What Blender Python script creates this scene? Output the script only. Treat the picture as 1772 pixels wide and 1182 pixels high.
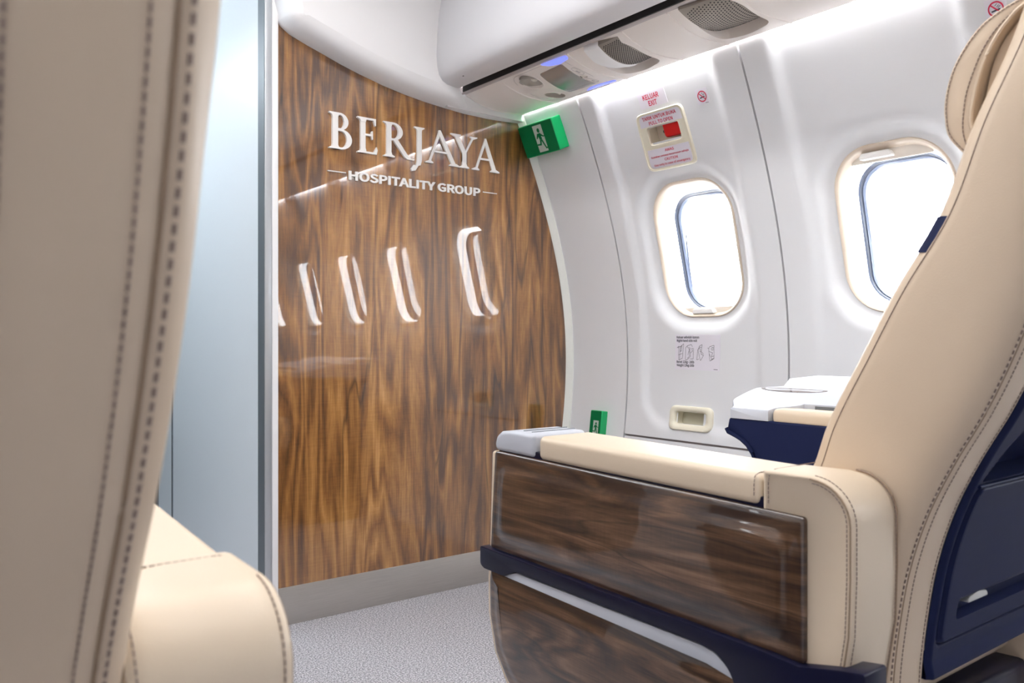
import bpy, bmesh, math, random
import numpy as np
from mathutils import Vector, Matrix, noise as mnoise

for o in list(bpy.data.objects):
    bpy.data.objects.remove(o)
SC = bpy.context.scene
COL = SC.collection
PI = math.pi
random.seed(7)

# ------------------------------------------------------------------ camera, world, exposure
cam_d = bpy.data.cameras.new('camera')
cam = bpy.data.objects.new('camera', cam_d); COL.objects.link(cam)
cam.location = (0, 0, 0.8)
cam.rotation_euler = (math.radians(90), 0, -math.radians(37.8))
cam_d.sensor_width = 36.0
cam_d.lens = 1438.0 / 1772.0 * 36.0
cam_d.shift_y = -5.0 / 1772.0
cam_d.clip_start = 0.02
cam_d.dof.use_dof = True
cam_d.dof.focus_distance = 1.9
cam_d.dof.aperture_fstop = 9.0
SC.camera = cam

SC.view_settings.view_transform = 'Standard'
SC.view_settings.look = 'None'
SC.view_settings.gamma = 1.0
SC.view_settings.use_curve_mapping = False
SC.view_settings.exposure = 0.5

world = bpy.data.worlds.new('overcast_sky'); SC.world = world
world.use_nodes = True
bg = world.node_tree.nodes['Background']
bg.inputs[0].default_value = (0.93, 0.965, 1.0, 1)
bg.inputs[1].default_value = 11.0

sun_d = bpy.data.lights.new('sun', 'SUN'); sun_d.energy = 70.0; sun_d.angle = math.radians(3); sun_d.color = (1.0, 0.97, 0.93)
sun = bpy.data.objects.new('sun', sun_d); COL.objects.link(sun); sun.location = (4, 6, 4)
sun.rotation_euler = Vector((-0.34, -0.90, -0.30)).to_track_quat('-Z', 'Y').to_euler()

XM = 0.56            # middle of the cabin
YB = 2.22            # bulkhead
YR = -2.55           # rear end of the modelled cabin
WINS = [1.629, 1.016, 0.480, -0.050, -0.585, -1.115, -1.645, -2.18]

def area(name, loc, rot, sx, sy, power, color=(1, 1, 1), portal=False):
    l = bpy.data.lights.new(name, 'AREA'); l.shape = 'RECTANGLE'; l.size = sx; l.size_y = sy
    l.energy = power; l.color = color
    if portal: l.cycles.is_portal = True
    o = bpy.data.objects.new(name, l); COL.objects.link(o)
    o.location = loc; o.rotation_euler = rot
    return o
# ceiling wash lights that run along the aisle ceiling on both sides
area('ceiling_wash_light', (0.30, 0.80, 1.955), (0, math.radians(12), 0), 0.10, 2.2, 9.5, (1.0, 0.985, 0.965))
area('ceiling_wash_light', (0.82, 0.80, 1.955), (0, math.radians(-12), 0), 0.10, 2.2, 9.5, (1.0, 0.985, 0.965))
area('passage_fill_light', (0.36, 3.0, 1.94), (0, math.radians(25), 0), 0.22, 1.5, 9, (0.9, 0.96, 1.0))  # unseen fill lamp added to brighten the passage side wall

# ------------------------------------------------------------------ materials
def newmat(name):
    m = bpy.data.materials.new(name); m.use_nodes = True
    nt = m.node_tree; b = nt.nodes['Principled BSDF']
    return m, nt, b
def simple(name, col, rough=0.45, metal=0.0, coat=0.0, bump=0.0, bscale=400.0, spec=0.5, var=0.0):
    m, nt, b = newmat(name)
    b.inputs['Base Color'].default_value = (*col, 1)
    b.inputs['Roughness'].default_value = rough
    b.inputs['Metallic'].default_value = metal
    b.inputs['Coat Weight'].default_value = coat
    b.inputs['Coat Roughness'].default_value = 0.03
    b.inputs['Specular IOR Level'].default_value = spec
    if bump or var:
        tc = nt.nodes.new('ShaderNodeTexCoord'); n = nt.nodes.new('ShaderNodeTexNoise')
        n.inputs['Scale'].default_value = bscale; n.inputs['Detail'].default_value = 3
        nt.links.new(tc.outputs['Object'], n.inputs['Vector'])
        if bump:
            bp = nt.nodes.new('ShaderNodeBump'); bp.inputs['Strength'].default_value = bump
            bp.inputs['Distance'].default_value = 0.001
            nt.links.new(n.outputs['Fac'], bp.inputs['Height']); nt.links.new(bp.outputs[0], b.inputs['Normal'])
        if var:
            r = nt.nodes.new('ShaderNodeValToRGB')
            r.color_ramp.elements[0].position = 0.3; r.color_ramp.elements[1].position = 0.7
            r.color_ramp.elements[0].color = (*[c * (1 - var) for c in col], 1)
            r.color_ramp.elements[1].color = (*[min(1, c * (1 + var)) for c in col], 1)
            nt.links.new(n.outputs['Fac'], r.inputs[0]); nt.links.new(r.outputs[0], b.inputs['Base Color'])
    return m
def emis(name, col, strength):
    m, nt, b = newmat(name)
    b.inputs['Base Color'].default_value = (*[c * 0.8 for c in col], 1)
    b.inputs['Emission Color'].default_value = (*col, 1); b.inputs['Emission Strength'].default_value = strength
    return m

def wood(name, vert, stops, coat_ior, k2=0.62, gscale=1.0, rough=0.35, coat=1.0, seed=0.0):
    """walnut veneer; grain runs along z (vert) or along y"""
    m, nt, b = newmat(name); N = nt.nodes.new; L = nt.links.new
    tc = N('ShaderNodeTexCoord')
    mp = N('ShaderNodeMapping'); L(tc.outputs['Object'], mp.inputs[0])
    if vert: mp.inputs['Scale'].default_value = (1.0, 0.2, 0.10)
    else: mp.inputs['Scale'].default_value = (0.2, 0.14, 1.0)
    mp.inputs['Location'].default_value = (seed, seed * 1.7, seed * 0.3)
    warp = N('ShaderNodeTexNoise'); warp.inputs['Scale'].default_value = 7.0 * gscale; warp.inputs['Detail'].default_value = 2.5
    L(mp.outputs[0], warp.inputs['Vector'])
    vs = N('ShaderNodeVectorMath'); vs.operation = 'MULTIPLY_ADD'
    L(warp.outputs['Color'], vs.inputs[0]); vs.inputs[1].default_value = (0.15, 0.15, 0.15); L(mp.outputs[0], vs.inputs[2])
    # broad figure: rings from a stretched, warped field
    n1 = N('ShaderNodeTexNoise'); n1.inputs['Scale'].default_value = 6.5 * gscale; n1.inputs['Detail'].default_value = 1.5
    L(vs.outputs[0], n1.inputs['Vector'])
    ring = N('ShaderNodeMath'); ring.operation = 'MULTIPLY'; L(n1.outputs['Fac'], ring.inputs[0]); ring.inputs[1].default_value = 22.0
    fr = N('ShaderNodeMath'); fr.operation = 'PINGPONG'; L(ring.outputs[0], fr.inputs[0]); fr.inputs[1].default_value = 1.0
    # straight streaks
    n2 = N('ShaderNodeTexNoise'); n2.inputs['Scale'].default_value = 38.0 * gscale; n2.inputs['Detail'].default_value = 5; n2.inputs['Roughness'].default_value = 0.62
    L(vs.outputs[0], n2.inputs['Vector'])
    # fine fibres
    mp3 = N('ShaderNodeMapping'); L(tc.outputs['Object'], mp3.inputs[0])
    mp3.inputs['Scale'].default_value = (1, 0.2, 0.02) if vert else (0.2, 0.02, 1)
    n3 = N('ShaderNodeTexNoise'); n3.inputs['Scale'].default_value = 520.0; n3.inputs['Detail'].default_value = 2
    L(mp3.outputs[0], n3.inputs['Vector'])
    # cross-grain chatter
    mp4 = N('ShaderNodeMapping'); L(tc.outputs['Object'], mp4.inputs[0])
    mp4.inputs['Scale'].default_value = (0.10, 0.2, 1) if vert else (0.2, 1, 0.10)
    n4 = N('ShaderNodeTexNoise'); n4.inputs['Scale'].default_value = 260.0; n4.inputs['Detail'].default_value = 1
    L(mp4.outputs[0], n4.inputs['Vector'])
    n5 = N('ShaderNodeTexNoise'); n5.inputs['Scale'].default_value = 5.5 * gscale; n5.inputs['Detail'].default_value = 2
    L(mp.outputs[0], n5.inputs['Vector'])
    def mul(a, k):
        q = N('ShaderNodeMath'); q.operation = 'MULTIPLY'; L(a, q.inputs[0])
        if isinstance(k, float): q.inputs[1].default_value = k
        else: L(k, q.inputs[1])
        return q.outputs[0]
    def add(a, c):
        q = N('ShaderNodeMath'); q.operation = 'ADD'; L(a, q.inputs[0])
        if isinstance(c, float): q.inputs[1].default_value = c
        else: L(c, q.inputs[1])
        return q.outputs[0]
    fac = add(mul(fr.outputs[0], 0.20), mul(n2.outputs['Fac'], k2))
    fac = add(fac, mul(n3.outputs['Fac'], 0.24))
    fac = add(fac, mul(mul(n4.outputs['Fac'], n5.outputs['Fac']), 0.12))
    fac = add(fac, mul(n5.outputs['Fac'], 0.42))
    fac = add(fac, -0.06 - k2 / 2)
    r = N('ShaderNodeValToRGB'); L(fac, r.inputs[0])
    els = r.color_ramp.elements
    els[0].position = stops[0][0]; els[0].color = (*stops[0][1], 1)
    els[1].position = stops[-1][0]; els[1].color = (*stops[-1][1], 1)
    for p, c in stops[1:-1]:
        e = els.new(p); e.color = (*c, 1)
    # thin dark veins where the warped rings turn over
    n6 = N('ShaderNodeTexNoise'); n6.inputs['Scale'].default_value = 5.0 * gscale; n6.inputs['Detail'].default_value = 3.0
    L(vs.outputs[0], n6.inputs['Vector'])
    v1 = N('ShaderNodeMath'); v1.operation = 'SUBTRACT'; L(n6.outputs['Fac'], v1.inputs[0]); v1.inputs[1].default_value = 0.5
    v2 = N('ShaderNodeMath'); v2.operation = 'ABSOLUTE'; L(v1.outputs[0], v2.inputs[0])
    v3 = N('ShaderNodeMapRange'); L(v2.outputs[0], v3.inputs[0]); v3.inputs[1].default_value = 0.0; v3.inputs[2].default_value = 0.010
    v3.inputs[3].default_value = 0.42; v3.inputs[4].default_value = 1.0
    mx = N('ShaderNodeMix'); mx.data_type = 'RGBA'; mx.blend_type = 'MULTIPLY'; mx.inputs[0].default_value = 1.0
    L(r.outputs[0], mx.inputs[6]); L(v3.outputs[0], mx.inputs[7])
    L(mx.outputs[2], b.inputs['Base Color'])
    b.inputs['Roughness'].default_value = rough
    b.inputs['Coat Weight'].default_value = coat; b.inputs['Coat Roughness'].default_value = 0.015
    b.inputs['Coat IOR'].default_value = coat_ior
    return m

M = {}
M['wood'] = wood('walnut_bulkhead_veneer', True, [(0.25, (0.080, 0.030, 0.007)), (0.40, (0.235, 0.098, 0.023)), (0.54, (0.41, 0.190, 0.048)), (0.75, (0.70, 0.385, 0.130))], 1.8, k2=0.62)
M['dwood'] = wood('dark_walnut_veneer', False, [(0.26, (0.024, 0.010, 0.006)), (0.42, (0.072, 0.035, 0.017)), (0.56, (0.135, 0.070, 0.036)), (0.78, (0.25, 0.142, 0.080))], 1.6, k2=0.95, gscale=1.3, seed=3.1)
M['panel'] = simple('white_cabin_panel', (0.775, 0.79, 0.82), 0.5, bump=0.12, bscale=260)
M['panel2'] = simple('white_liner', (0.80, 0.79, 0.80), 0.42)
M['psu'] = simple('warm_white_plastic', (0.84, 0.79, 0.755), 0.42)
M['bin'] = simple('bin_grey_white', (0.70, 0.695, 0.72), 0.38)
M['rail'] = simple('grey_rail', (0.45, 0.41, 0.41), 0.45)
M['black'] = simple('black_gap', (0.012, 0.010, 0.011), 0.7)
M['dark'] = simple('dark_recess', (0.05, 0.045, 0.045), 0.6)
M['grille'] = simple('speaker_grille_grey', (0.30, 0.27, 0.235), 0.5, metal=0.3)
M['holes'] = simple('grille_hole_dark', (0.02, 0.017, 0.02), 0.8)
M['leather'] = simple('cream_leather', (0.62, 0.495, 0.37), 0.42, bump=0.16, bscale=650, spec=0.45)
M['leather2'] = simple('cream_leather_pad', (0.68, 0.565, 0.435), 0.40, bump=0.14, bscale=650, spec=0.45)
M['seam'] = simple('leather_seam', (0.30, 0.21, 0.14), 0.7)
M['thread'] = simple('grey_brown_thread', (0.24, 0.175, 0.15), 0.8)
M['navy'] = simple('navy_shell', (0.012, 0.017, 0.056), 0.42, bump=0.05, bscale=900, spec=0.07)
M['navy_d'] = simple('dark_navy', (0.006, 0.007, 0.026), 0.28, spec=0.25)
M['silver'] = simple('silver_grey_plastic', (0.52, 0.545, 0.61), 0.36)
M['chrome'] = simple('satin_silver', (0.62, 0.62, 0.60), 0.3, metal=0.6)
M['alu'] = simple('anodised_aluminium', (0.50, 0.52, 0.55), 0.35, metal=0.5)
M['alu_d'] = simple('dark_grey_metal', (0.18, 0.20, 0.22), 0.4, metal=0.5)  # dark grey metal for joints, legs and grooves
M['blue_panel'] = simple('pale_grey_laminate', (0.76, 0.805, 0.84), 0.3)
M['cream'] = simple('cream_plastic', (0.84, 0.80, 0.66), 0.4)
M['ivory'] = simple('ivory_plastic', (0.66, 0.56, 0.46), 0.4)
M['reveal'] = simple('white_reveal', (0.88, 0.87, 0.86), 0.4)
M['gasket'] = simple('grey_blue_gasket', (0.045, 0.055, 0.085), 0.4)
M['gasket2'] = simple('pale_gasket', (0.15, 0.18, 0.26), 0.3)
M['green'] = simple('exit_green', (0.0, 0.165, 0.05), 0.45, spec=0.2)
M['green_lit'] = simple('exit_green_lit_side', (0.0, 0.42, 0.13), 0.3)  # lighter sign green: cove light on the sides put into the colour
M['glow'] = simple('pictogram_pale', (0.50, 0.58, 0.52), 0.5)
M['sticker'] = simple('sticker_white', (0.80, 0.78, 0.86), 0.4)
M['red_t'] = simple('sticker_red', (0.62, 0.02, 0.08), 0.5)
M['red'] = simple('red_handle', (0.66, 0.008, 0.010), 0.35)
M['ink'] = simple('dark_ink', (0.05, 0.05, 0.08), 0.5)
M['letter'] = simple('white_letter', (0.84, 0.82, 0.80), 0.35)
M['letter_side'] = M['letter']
M['white'] = simple('bright_white', (0.86, 0.86, 0.87), 0.4)
M['led'] = emis('led_cove', (1.0, 0.99, 1.0), 42.0)
M['led_c'] = emis('aisle_light', (1.0, 0.98, 0.95), 4.0)
M['blue_led'] = emis('blue_indicator', (0.16, 0.20, 1.0), 0.95)
M['smoke'] = simple('smoked_lens', (0.40, 0.395, 0.39), 0.2, metal=0.55)
M['eye'] = simple('vent_nozzle', (0.72, 0.68, 0.60), 0.35)
M['bowl'] = simple('vent_bowl', (0.45, 0.42, 0.38), 0.35, metal=0.3)
M['ceiling'] = simple('ceiling_white', (0.82, 0.81, 0.80), 0.5)
M['blind'] = simple('blind_plastic', (0.84, 0.78, 0.70), 0.4)
M['glass'] = None

def mk_glass():
    m, nt, b = newmat('window_pane'); N = nt.nodes.new; L = nt.links.new
    t = N('ShaderNodeBsdfTransparent'); t.inputs[0].default_value = (0.97, 0.98, 1, 1)
    g = N('ShaderNodeBsdfGlossy'); g.inputs['Roughness'].default_value = 0.02
    f = N('ShaderNodeFresnel'); f.inputs[0].default_value = 1.35
    mx = N('ShaderNodeMixShader'); L(f.outputs[0], mx.inputs[0]); L(t.outputs[0], mx.inputs[1]); L(g.outputs[0], mx.inputs[2])
    L(mx.outputs[0], nt.nodes['Material Output'].inputs[0])
    return m
M['glass'] = mk_glass()
def mk_reveal():
    # thin translucent white plastic: daylight from outside glows through it
    m, nt, b = newmat('translucent_white_reveal'); N = nt.nodes.new; L = nt.links.new
    b.inputs['Base Color'].default_value = (0.9, 0.89, 0.88, 1); b.inputs['Roughness'].default_value = 0.4
    t = N('ShaderNodeBsdfTranslucent'); t.inputs[0].default_value = (0.93, 0.95, 0.97, 1)
    mx = N('ShaderNodeMixShader'); mx.inputs[0].default_value = 0.5
    L(b.outputs[0], mx.inputs[1]); L(t.outputs[0], mx.inputs[2]); L(mx.outputs[0], nt.nodes['Material Output'].inputs[0])
    return m
M['plain_reveal'] = M['reveal']
M['reveal'] = mk_reveal()
def mk_carpet():
    m, nt, b = newmat('grey_carpet'); N = nt.nodes.new; L = nt.links.new
    tc = N('ShaderNodeTexCoord')
    n = N('ShaderNodeTexNoise'); n.inputs['Scale'].default_value = 240; n.inputs['Detail'].default_value = 4; n.inputs['Roughness'].default_value = 0.8
    L(tc.outputs['Object'], n.inputs['Vector'])
    v = N('ShaderNodeTexVoronoi'); v.inputs['Scale'].default_value = 420; L(tc.outputs['Object'], v.inputs['Vector'])
    r = N('ShaderNodeValToRGB'); L(n.outputs['Fac'], r.inputs[0])
    e = r.color_ramp.elements
    e[0].position = 0.41; e[0].color = (0.17, 0.165, 0.18, 1); e[1].position = 0.60; e[1].color = (0.78, 0.77, 0.80, 1)
    mm = e.new(0.5); mm.color = (0.43, 0.42, 0.455, 1)
    L(r.outputs[0], b.inputs['Base Color']); b.inputs['Roughness'].default_value = 0.95
    b.inputs['Specular IOR Level'].default_value = 0.1
    bp = N('ShaderNodeBump'); bp.inputs['Strength'].default_value = 0.7; bp.inputs['Distance'].default_value = 0.003
    L(v.outputs['Distance'], bp.inputs['Height']); L(bp.outputs[0], b.inputs['Normal'])
    return m
M['carpet'] = mk_carpet()
def mk_brushed():
    m, nt, b = newmat('brushed_steel'); N = nt.nodes.new; L = nt.links.new
    tc = N('ShaderNodeTexCoord'); mp = N('ShaderNodeMapping'); mp.inputs['Scale'].default_value = (0.02, 1, 1)
    L(tc.outputs['Object'], mp.inputs[0])
    n = N('ShaderNodeTexNoise'); n.inputs['Scale'].default_value = 700; n.inputs['Detail'].default_value = 3; L(mp.outputs[0], n.inputs['Vector'])
    r = N('ShaderNodeValToRGB'); L(n.outputs['Fac'], r.inputs[0])
    r.color_ramp.elements[0].color = (0.42, 0.395, 0.37, 1); r.color_ramp.elements[1].color = (0.58, 0.545, 0.51, 1)
    L(r.outputs[0], b.inputs['Base Color']); b.inputs['Metallic'].default_value = 0.6; b.inputs['Roughness'].default_value = 0.38
    bp = N('ShaderNodeBump'); bp.inputs['Strength'].default_value = 0.12; bp.inputs['Distance'].default_value = 0.0005
    L(n.outputs['Fac'], bp.inputs['Height']); L(bp.outputs[0], b.inputs['Normal'])
    return m
M['steel'] = mk_brushed()

# ------------------------------------------------------------------ mesh helpers (all take world coordinates)
def tag(o, label=None, cat=None, group=None, kind=None):
    if label: o['label'] = label
    if cat: o['category'] = cat
    if group: o['group'] = group
    if kind: o['kind'] = kind
    return o
def empty(name, loc=(0, 0, 0), **k):
    o = bpy.data.objects.new(name, None); COL.objects.link(o); o.location = loc; o.empty_display_size = 0.05
    return tag(o, **k)
def world_loc(p):
    v = Vector((0, 0, 0))
    while p is not None:
        v = v + p.location; p = p.parent
    return v
def link(name, me, mat, parent=None, smooth=True, angle=35, **k):
    off = world_loc(parent)
    if off.length > 0: me.transform(Matrix.Translation(-off))
    if isinstance(mat, (list, tuple)):
        for q in mat: me.materials.append(q)
    elif mat: me.materials.append(mat)
    if smooth:
        me.polygons.foreach_set('use_smooth', [True] * len(me.polygons))
        try: me.set_sharp_from_angle(angle=math.radians(angle))
        except Exception: pass
    o = bpy.data.objects.new(name, me); COL.objects.link(o); o.parent = parent
    return tag(o, **k)

class MB:
    def __init__(s): s.v = []; s.f = []
    def add(s, vs, fs):
        n = len(s.v); s.v += [tuple(p) for p in vs]; s.f += [tuple(i + n for i in f) for f in fs]; return s
    def box(s, x0, x1, y0, y1, z0, z1):
        vs = [(x, y, z) for x in (x0, x1) for y in (y0, y1) for z in (z0, z1)]
        return s.add(vs, [(0, 1, 3, 2), (4, 6, 7, 5), (0, 4, 5, 1), (2, 3, 7, 6), (0, 2, 6, 4), (1, 5, 7, 3)])
    def loft(s, rings, closed=True, cap=True):
        n = len(rings[0]); vs = [p for r in rings for p in r]; fs = []
        for i in range(len(rings) - 1):
            for j in range(n if closed else n - 1):
                k = (j + 1) % n
                fs.append((i * n + j, i * n + k, (i + 1) * n + k, (i + 1) * n + j))
        if cap and closed:
            fs.append(tuple(range(n))[::-1]); fs.append(tuple((len(rings) - 1) * n + j for j in range(n)))
        return s.add(vs, fs)
    def tube(s, pts, r, n=8, closed=False):
        pts = [Vector(p) for p in pts]; rings = []
        for i, p in enumerate(pts):
            if closed: a, b = pts[i - 1], pts[(i + 1) % len(pts)]
            else: a, b = pts[max(0, i - 1)], pts[min(len(pts) - 1, i + 1)]
            d = (b - a).normalized()
            up = Vector((0, 0, 1)) if abs(d.z) < 0.9 else Vector((1, 0, 0))
            u = d.cross(up).normalized(); w = d.cross(u)
            rings.append([tuple(p + (u * math.cos(t) + w * math.sin(t)) * r) for t in [2 * PI * k / n for k in range(n)]])
        if closed: rings.append(rings[0])
        return s.loft(rings, True, not closed)
    def prism(s, poly, axis, a, b):
        """poly 2D; axis 'x': (y,z), 'y': (x,z), 'z': (x,y)"""
        def P(p, t):
            return {'x': (t, p[0], p[1]), 'y': (p[0], t, p[1]), 'z': (p[0], p[1], t)}[axis]
        return s.loft([[P(p, a) for p in poly], [P(p, b) for p in poly]])
    def mesh(s, bevel=0, seg=3, fix=True):
        me = bpy.data.meshes.new('m'); me.from_pydata(s.v, [], s.f); me.update()
        bm = bmesh.new(); bm.from_mesh(me)
        if fix: bmesh.ops.recalc_face_normals(bm, faces=bm.faces)
        if bevel:
            es = [e for e in bm.edges if len(e.link_faces) == 2 and e.calc_face_angle(0) > 0.6]
            bmesh.ops.bevel(bm, geom=es, offset=bevel, segments=seg, profile=0.5, affect='EDGES', clamp_overlap=True)
        bm.to_mesh(me); bm.free(); return me
    def build(s, name, mat, parent=None, bevel=0, seg=3, smooth=True, angle=35, fix=True, **k):
        return link(name, s.mesh(bevel, seg, fix), mat, parent, smooth, angle, **k)

def rbox(name, x0, x1, y0, y1, z0, z1, r, mat, parent=None, seg=4, **k):
    return MB().box(x0, x1, y0, y1, z0, z1).build(name, mat, parent, bevel=r, seg=seg, **k)
def arc2(cx, cy, rx, ry, a0, a1, n):
    return [(cx + rx * math.cos(math.radians(a0 + (a1 - a0) * i / n)), cy + ry * math.sin(math.radians(a0 + (a1 - a0) * i / n))) for i in range(n + 1)]
def rrect(cx, cy, hw, hh, r, n=8):
    return (arc2(cx + hw - r, cy + hh - r, r, r, 0, 90, n) + arc2(cx - hw + r, cy + hh - r, r, r, 90, 180, n)
            + arc2(cx - hw + r, cy - hh + r, r, r, 180, 270, n) + arc2(cx + hw - r, cy - hh + r, r, r, 270, 360, n))
def round_poly(pts, rs, n=6):
    """round the corners of a polygon; rs one radius or a list"""
    out = []; m = len(pts)
    for i in range(m):
        p = Vector(pts[i]); a = Vector(pts[i - 1]); b = Vector(pts[(i + 1) % m])
        r = rs[i] if isinstance(rs, (list, tuple)) else rs
        if r <= 0: out.append(tuple(p)); continue
        u = (a - p); w = (b - p); d = min(r, u.length * 0.48, w.length * 0.48)
        s0 = p + u.normalized() * d; s1 = p + w.normalized() * d
        for k in range(n + 1):
            t = k / n; out.append(tuple(s0 * (1 - t) ** 2 + p * 2 * t * (1 - t) + s1 * t * t))
    return out
def densify(poly, step=0.006):
    out = []
    for a, b in zip(poly, poly[1:] + poly[:1]):
        n = max(1, int(math.hypot(b[0] - a[0], b[1] - a[1]) / step))
        out += [(a[0] + (b[0] - a[0]) * k / n, a[1] + (b[1] - a[1]) * k / n) for k in range(n)]
    return out
def inset(poly, d):
    n = len(poly); A = sum(poly[i][0] * poly[(i + 1) % n][1] - poly[(i + 1) % n][0] * poly[i][1] for i in range(n))
    sg = 1 if A > 0 else -1; out = []
    for i in range(n):
        p = Vector(poly[i]); a = Vector(poly[i - 1]); b = Vector(poly[(i + 1) % n])
        e0 = (p - a); e1 = (b - p)
        if e0.length < 1e-9: e0 = e1
        if e1.length < 1e-9: e1 = e0
        n0 = Vector((-e0.y, e0.x)).normalized() * sg; n1 = Vector((-e1.y, e1.x)).normalized() * sg
        q = n0 + n1
        if q.length < 1e-6: q = n0
        q.normalize(); c = max(0.45, q.dot(n0))
        out.append(tuple(p + q * (d / c)))
    return out
def lerp_list(xs, ys):
    xs = np.array(xs, float); ys = np.array(ys, float)
    o = np.argsort(xs); xs = xs[o]; ys = ys[o]
    h = np.diff(xs); d = np.diff(ys) / h
    m = np.zeros(len(xs)); m[0] = d[0]; m[-1] = d[-1]
    for i in range(1, len(xs) - 1):
        m[i] = 0.5 * (d[i - 1] + d[i])
    def f(x):
        x = float(x)
        if x <= xs[0]: return float(ys[0] + m[0] * (x - xs[0]))
        if x >= xs[-1]: return float(ys[-1] + m[-1] * (x - xs[-1]))
        i = int(np.searchsorted(xs, x) - 1); t = (x - xs[i]) / h[i]
        return float((2 * t**3 - 3 * t**2 + 1) * ys[i] + (t**3 - 2 * t**2 + t) * h[i] * m[i] + (-2 * t**3 + 3 * t**2) * ys[i + 1] + (t**3 - t**2) * h[i] * m[i + 1])
    return f
def resample(pts, step):
    pts = [Vector(p) for p in pts]; out = [pts[0]]; acc = 0.0
    for a, b in zip(pts, pts[1:]):
        L = (b - a).length
        if L < 1e-9: continue
        t = step - acc
        while t <= L:
            out.append(a + (b - a) * (t / L)); t += step
        acc = (L - (t - step))
    return out
def stitches(name, path, parent, step=0.0065, ln=0.004, r=0.0008, mat=None):
    pts = resample(path, step); mb = MB()
    for i in range(1, len(pts) - 1):
        d = (pts[i + 1] - pts[i - 1]).normalized()
        a = pts[i] - d * ln / 2; b = pts[i] + d * ln / 2
        mb.tube([a - d * 0.0004, a, b, b + d * 0.0004], r, 5)
    return mb.build(name, mat or M['thread'], parent, fix=False)
def seamline(name, path, parent, r=0.0012, mat=None):
    return MB().tube(path, r, 6).build(name, mat or M['seam'], parent)

FONT = None
try:   # the sans face that ships with Blender itself; falls back to the built-in one
    import os
    FONT = bpy.data.fonts.load(os.path.join(bpy.utils.system_resource('DATAFILES'), 'fonts', 'Noto Sans CJK Regular.woff2'))
except Exception:
    FONT = None
_tcache = {}
def text2d(s, bold=0.0):
    if (s, bold) in _tcache: return _tcache[(s, bold)]
    c = bpy.data.curves.new('t', 'FONT'); c.body = s; c.size = 1.0; c.offset = bold; c.resolution_u = 3
    c.fill_mode = 'FRONT'
    if FONT is not None: c.font = FONT
    o = bpy.data.objects.new('t', c); COL.objects.link(o)
    dg = bpy.context.evaluated_depsgraph_get(); dg.update()
    me = bpy.data.meshes.new_from_object(o.evaluated_get(dg))
    vs = [(v.co.x, v.co.y) for v in me.vertices]; fs = [tuple(p.vertices) for p in me.polygons]
    bpy.data.objects.remove(o); bpy.data.meshes.remove(me)
    _tcache[(s, bold)] = (vs, fs); return vs, fs
def cap_h():
    vs, _ = text2d('H'); return max(v[1] for v in vs)
CAP = cap_h()
def text_to(mb, s, fn, u0, v0, cap, width=None, bold=0.0, align='l'):
    """writes s on the surface fn(u,v)->xyz; baseline v0, cap height cap"""
    vs, fs = text2d(s, bold)
    k = cap / CAP; a = min(v[0] for v in vs); b = max(v[0] for v in vs)
    kx = (width / (b - a)) if width else k
    w = (b - a) * kx
    if align == 'c': u0 -= w / 2
    mb.add([fn(u0 + (v[0] - a) * kx, v0 + v[1] * k) for v in vs], fs)

# ------------------------------------------------------------------ side wall shape
_WZ = [0, .1, .2, .35, .45, .55, .65, .77, .89, 1.04, 1.18, 1.33, 1.44, 1.53, 1.60, 1.70]
_WX = [1.83, 1.87, 1.905, 1.94, 1.955, 1.967, 1.976, 1.980, 1.968, 1.942, 1.902, 1.850, 1.804, 1.762, 1.728, 1.675]
_pc = np.polyfit(_WZ, _WX, 6)
_dp = np.polyder(_pc)
def Xw(z): return float(np.polyval(_pc, z))
def dXw(z): return float(np.polyval(_dp, z))
def sst(t):
    t = max(0.0, min(1.0, t)); return t * t * (3 - 2 * t)
def sdrr(y, z, hw, hh, r):
    qx = abs(y) - hw + r; qz = abs(z) - hh + r
    return math.hypot(max(qx, 0), max(qz, 0)) + min(max(qx, qz), 0) - r
WZC, WHW, WHH, WR = 1.067, 0.147, 0.199, 0.105
SEAMS = [2.22, 1.929, 1.323, 0.733, 0.20, -0.33, -0.865, -1.395, -1.925, YR]
def disp(y, z):
    d = 0.0
    for i, yc in enumerate(WINS):
        if abs(y - yc) < 0.35:
            s = sdrr(y - yc, z - WZC, WHW, WHH, WR)
            d = max(d, 0.026 * (1 - sst(s / 0.062)) ** 1.3 if s > 0 else 0.026)
            y0 = SEAMS[i + 2] + 0.078; y1 = SEAMS[i + 1] - 0.055
            if i == 1 or i > 1: y1 = SEAMS[i + 1] - 0.072; y0 = SEAMS[i + 2] + 0.045
            zb = 0.507 if i == 0 else -0.6
            hz = (2.4 - zb) / 2; s2 = sdrr(y - (y0 + y1) / 2, z - (zb + hz), (y1 - y0) / 2, hz, 0.13)
            if SEAMS[i + 2] < y <= SEAMS[i + 1]: d += 0.011 * sst(-s2 / 0.04)
    return d
def Wp(y, z, off=0.0):
    """point on the side wall; off = distance inboard"""
    n = Vector((-1, 0, dXw(z))).normalized()
    return (Xw(z) + disp(y, z) + n.x * off, y, z + n.z * off)

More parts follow.
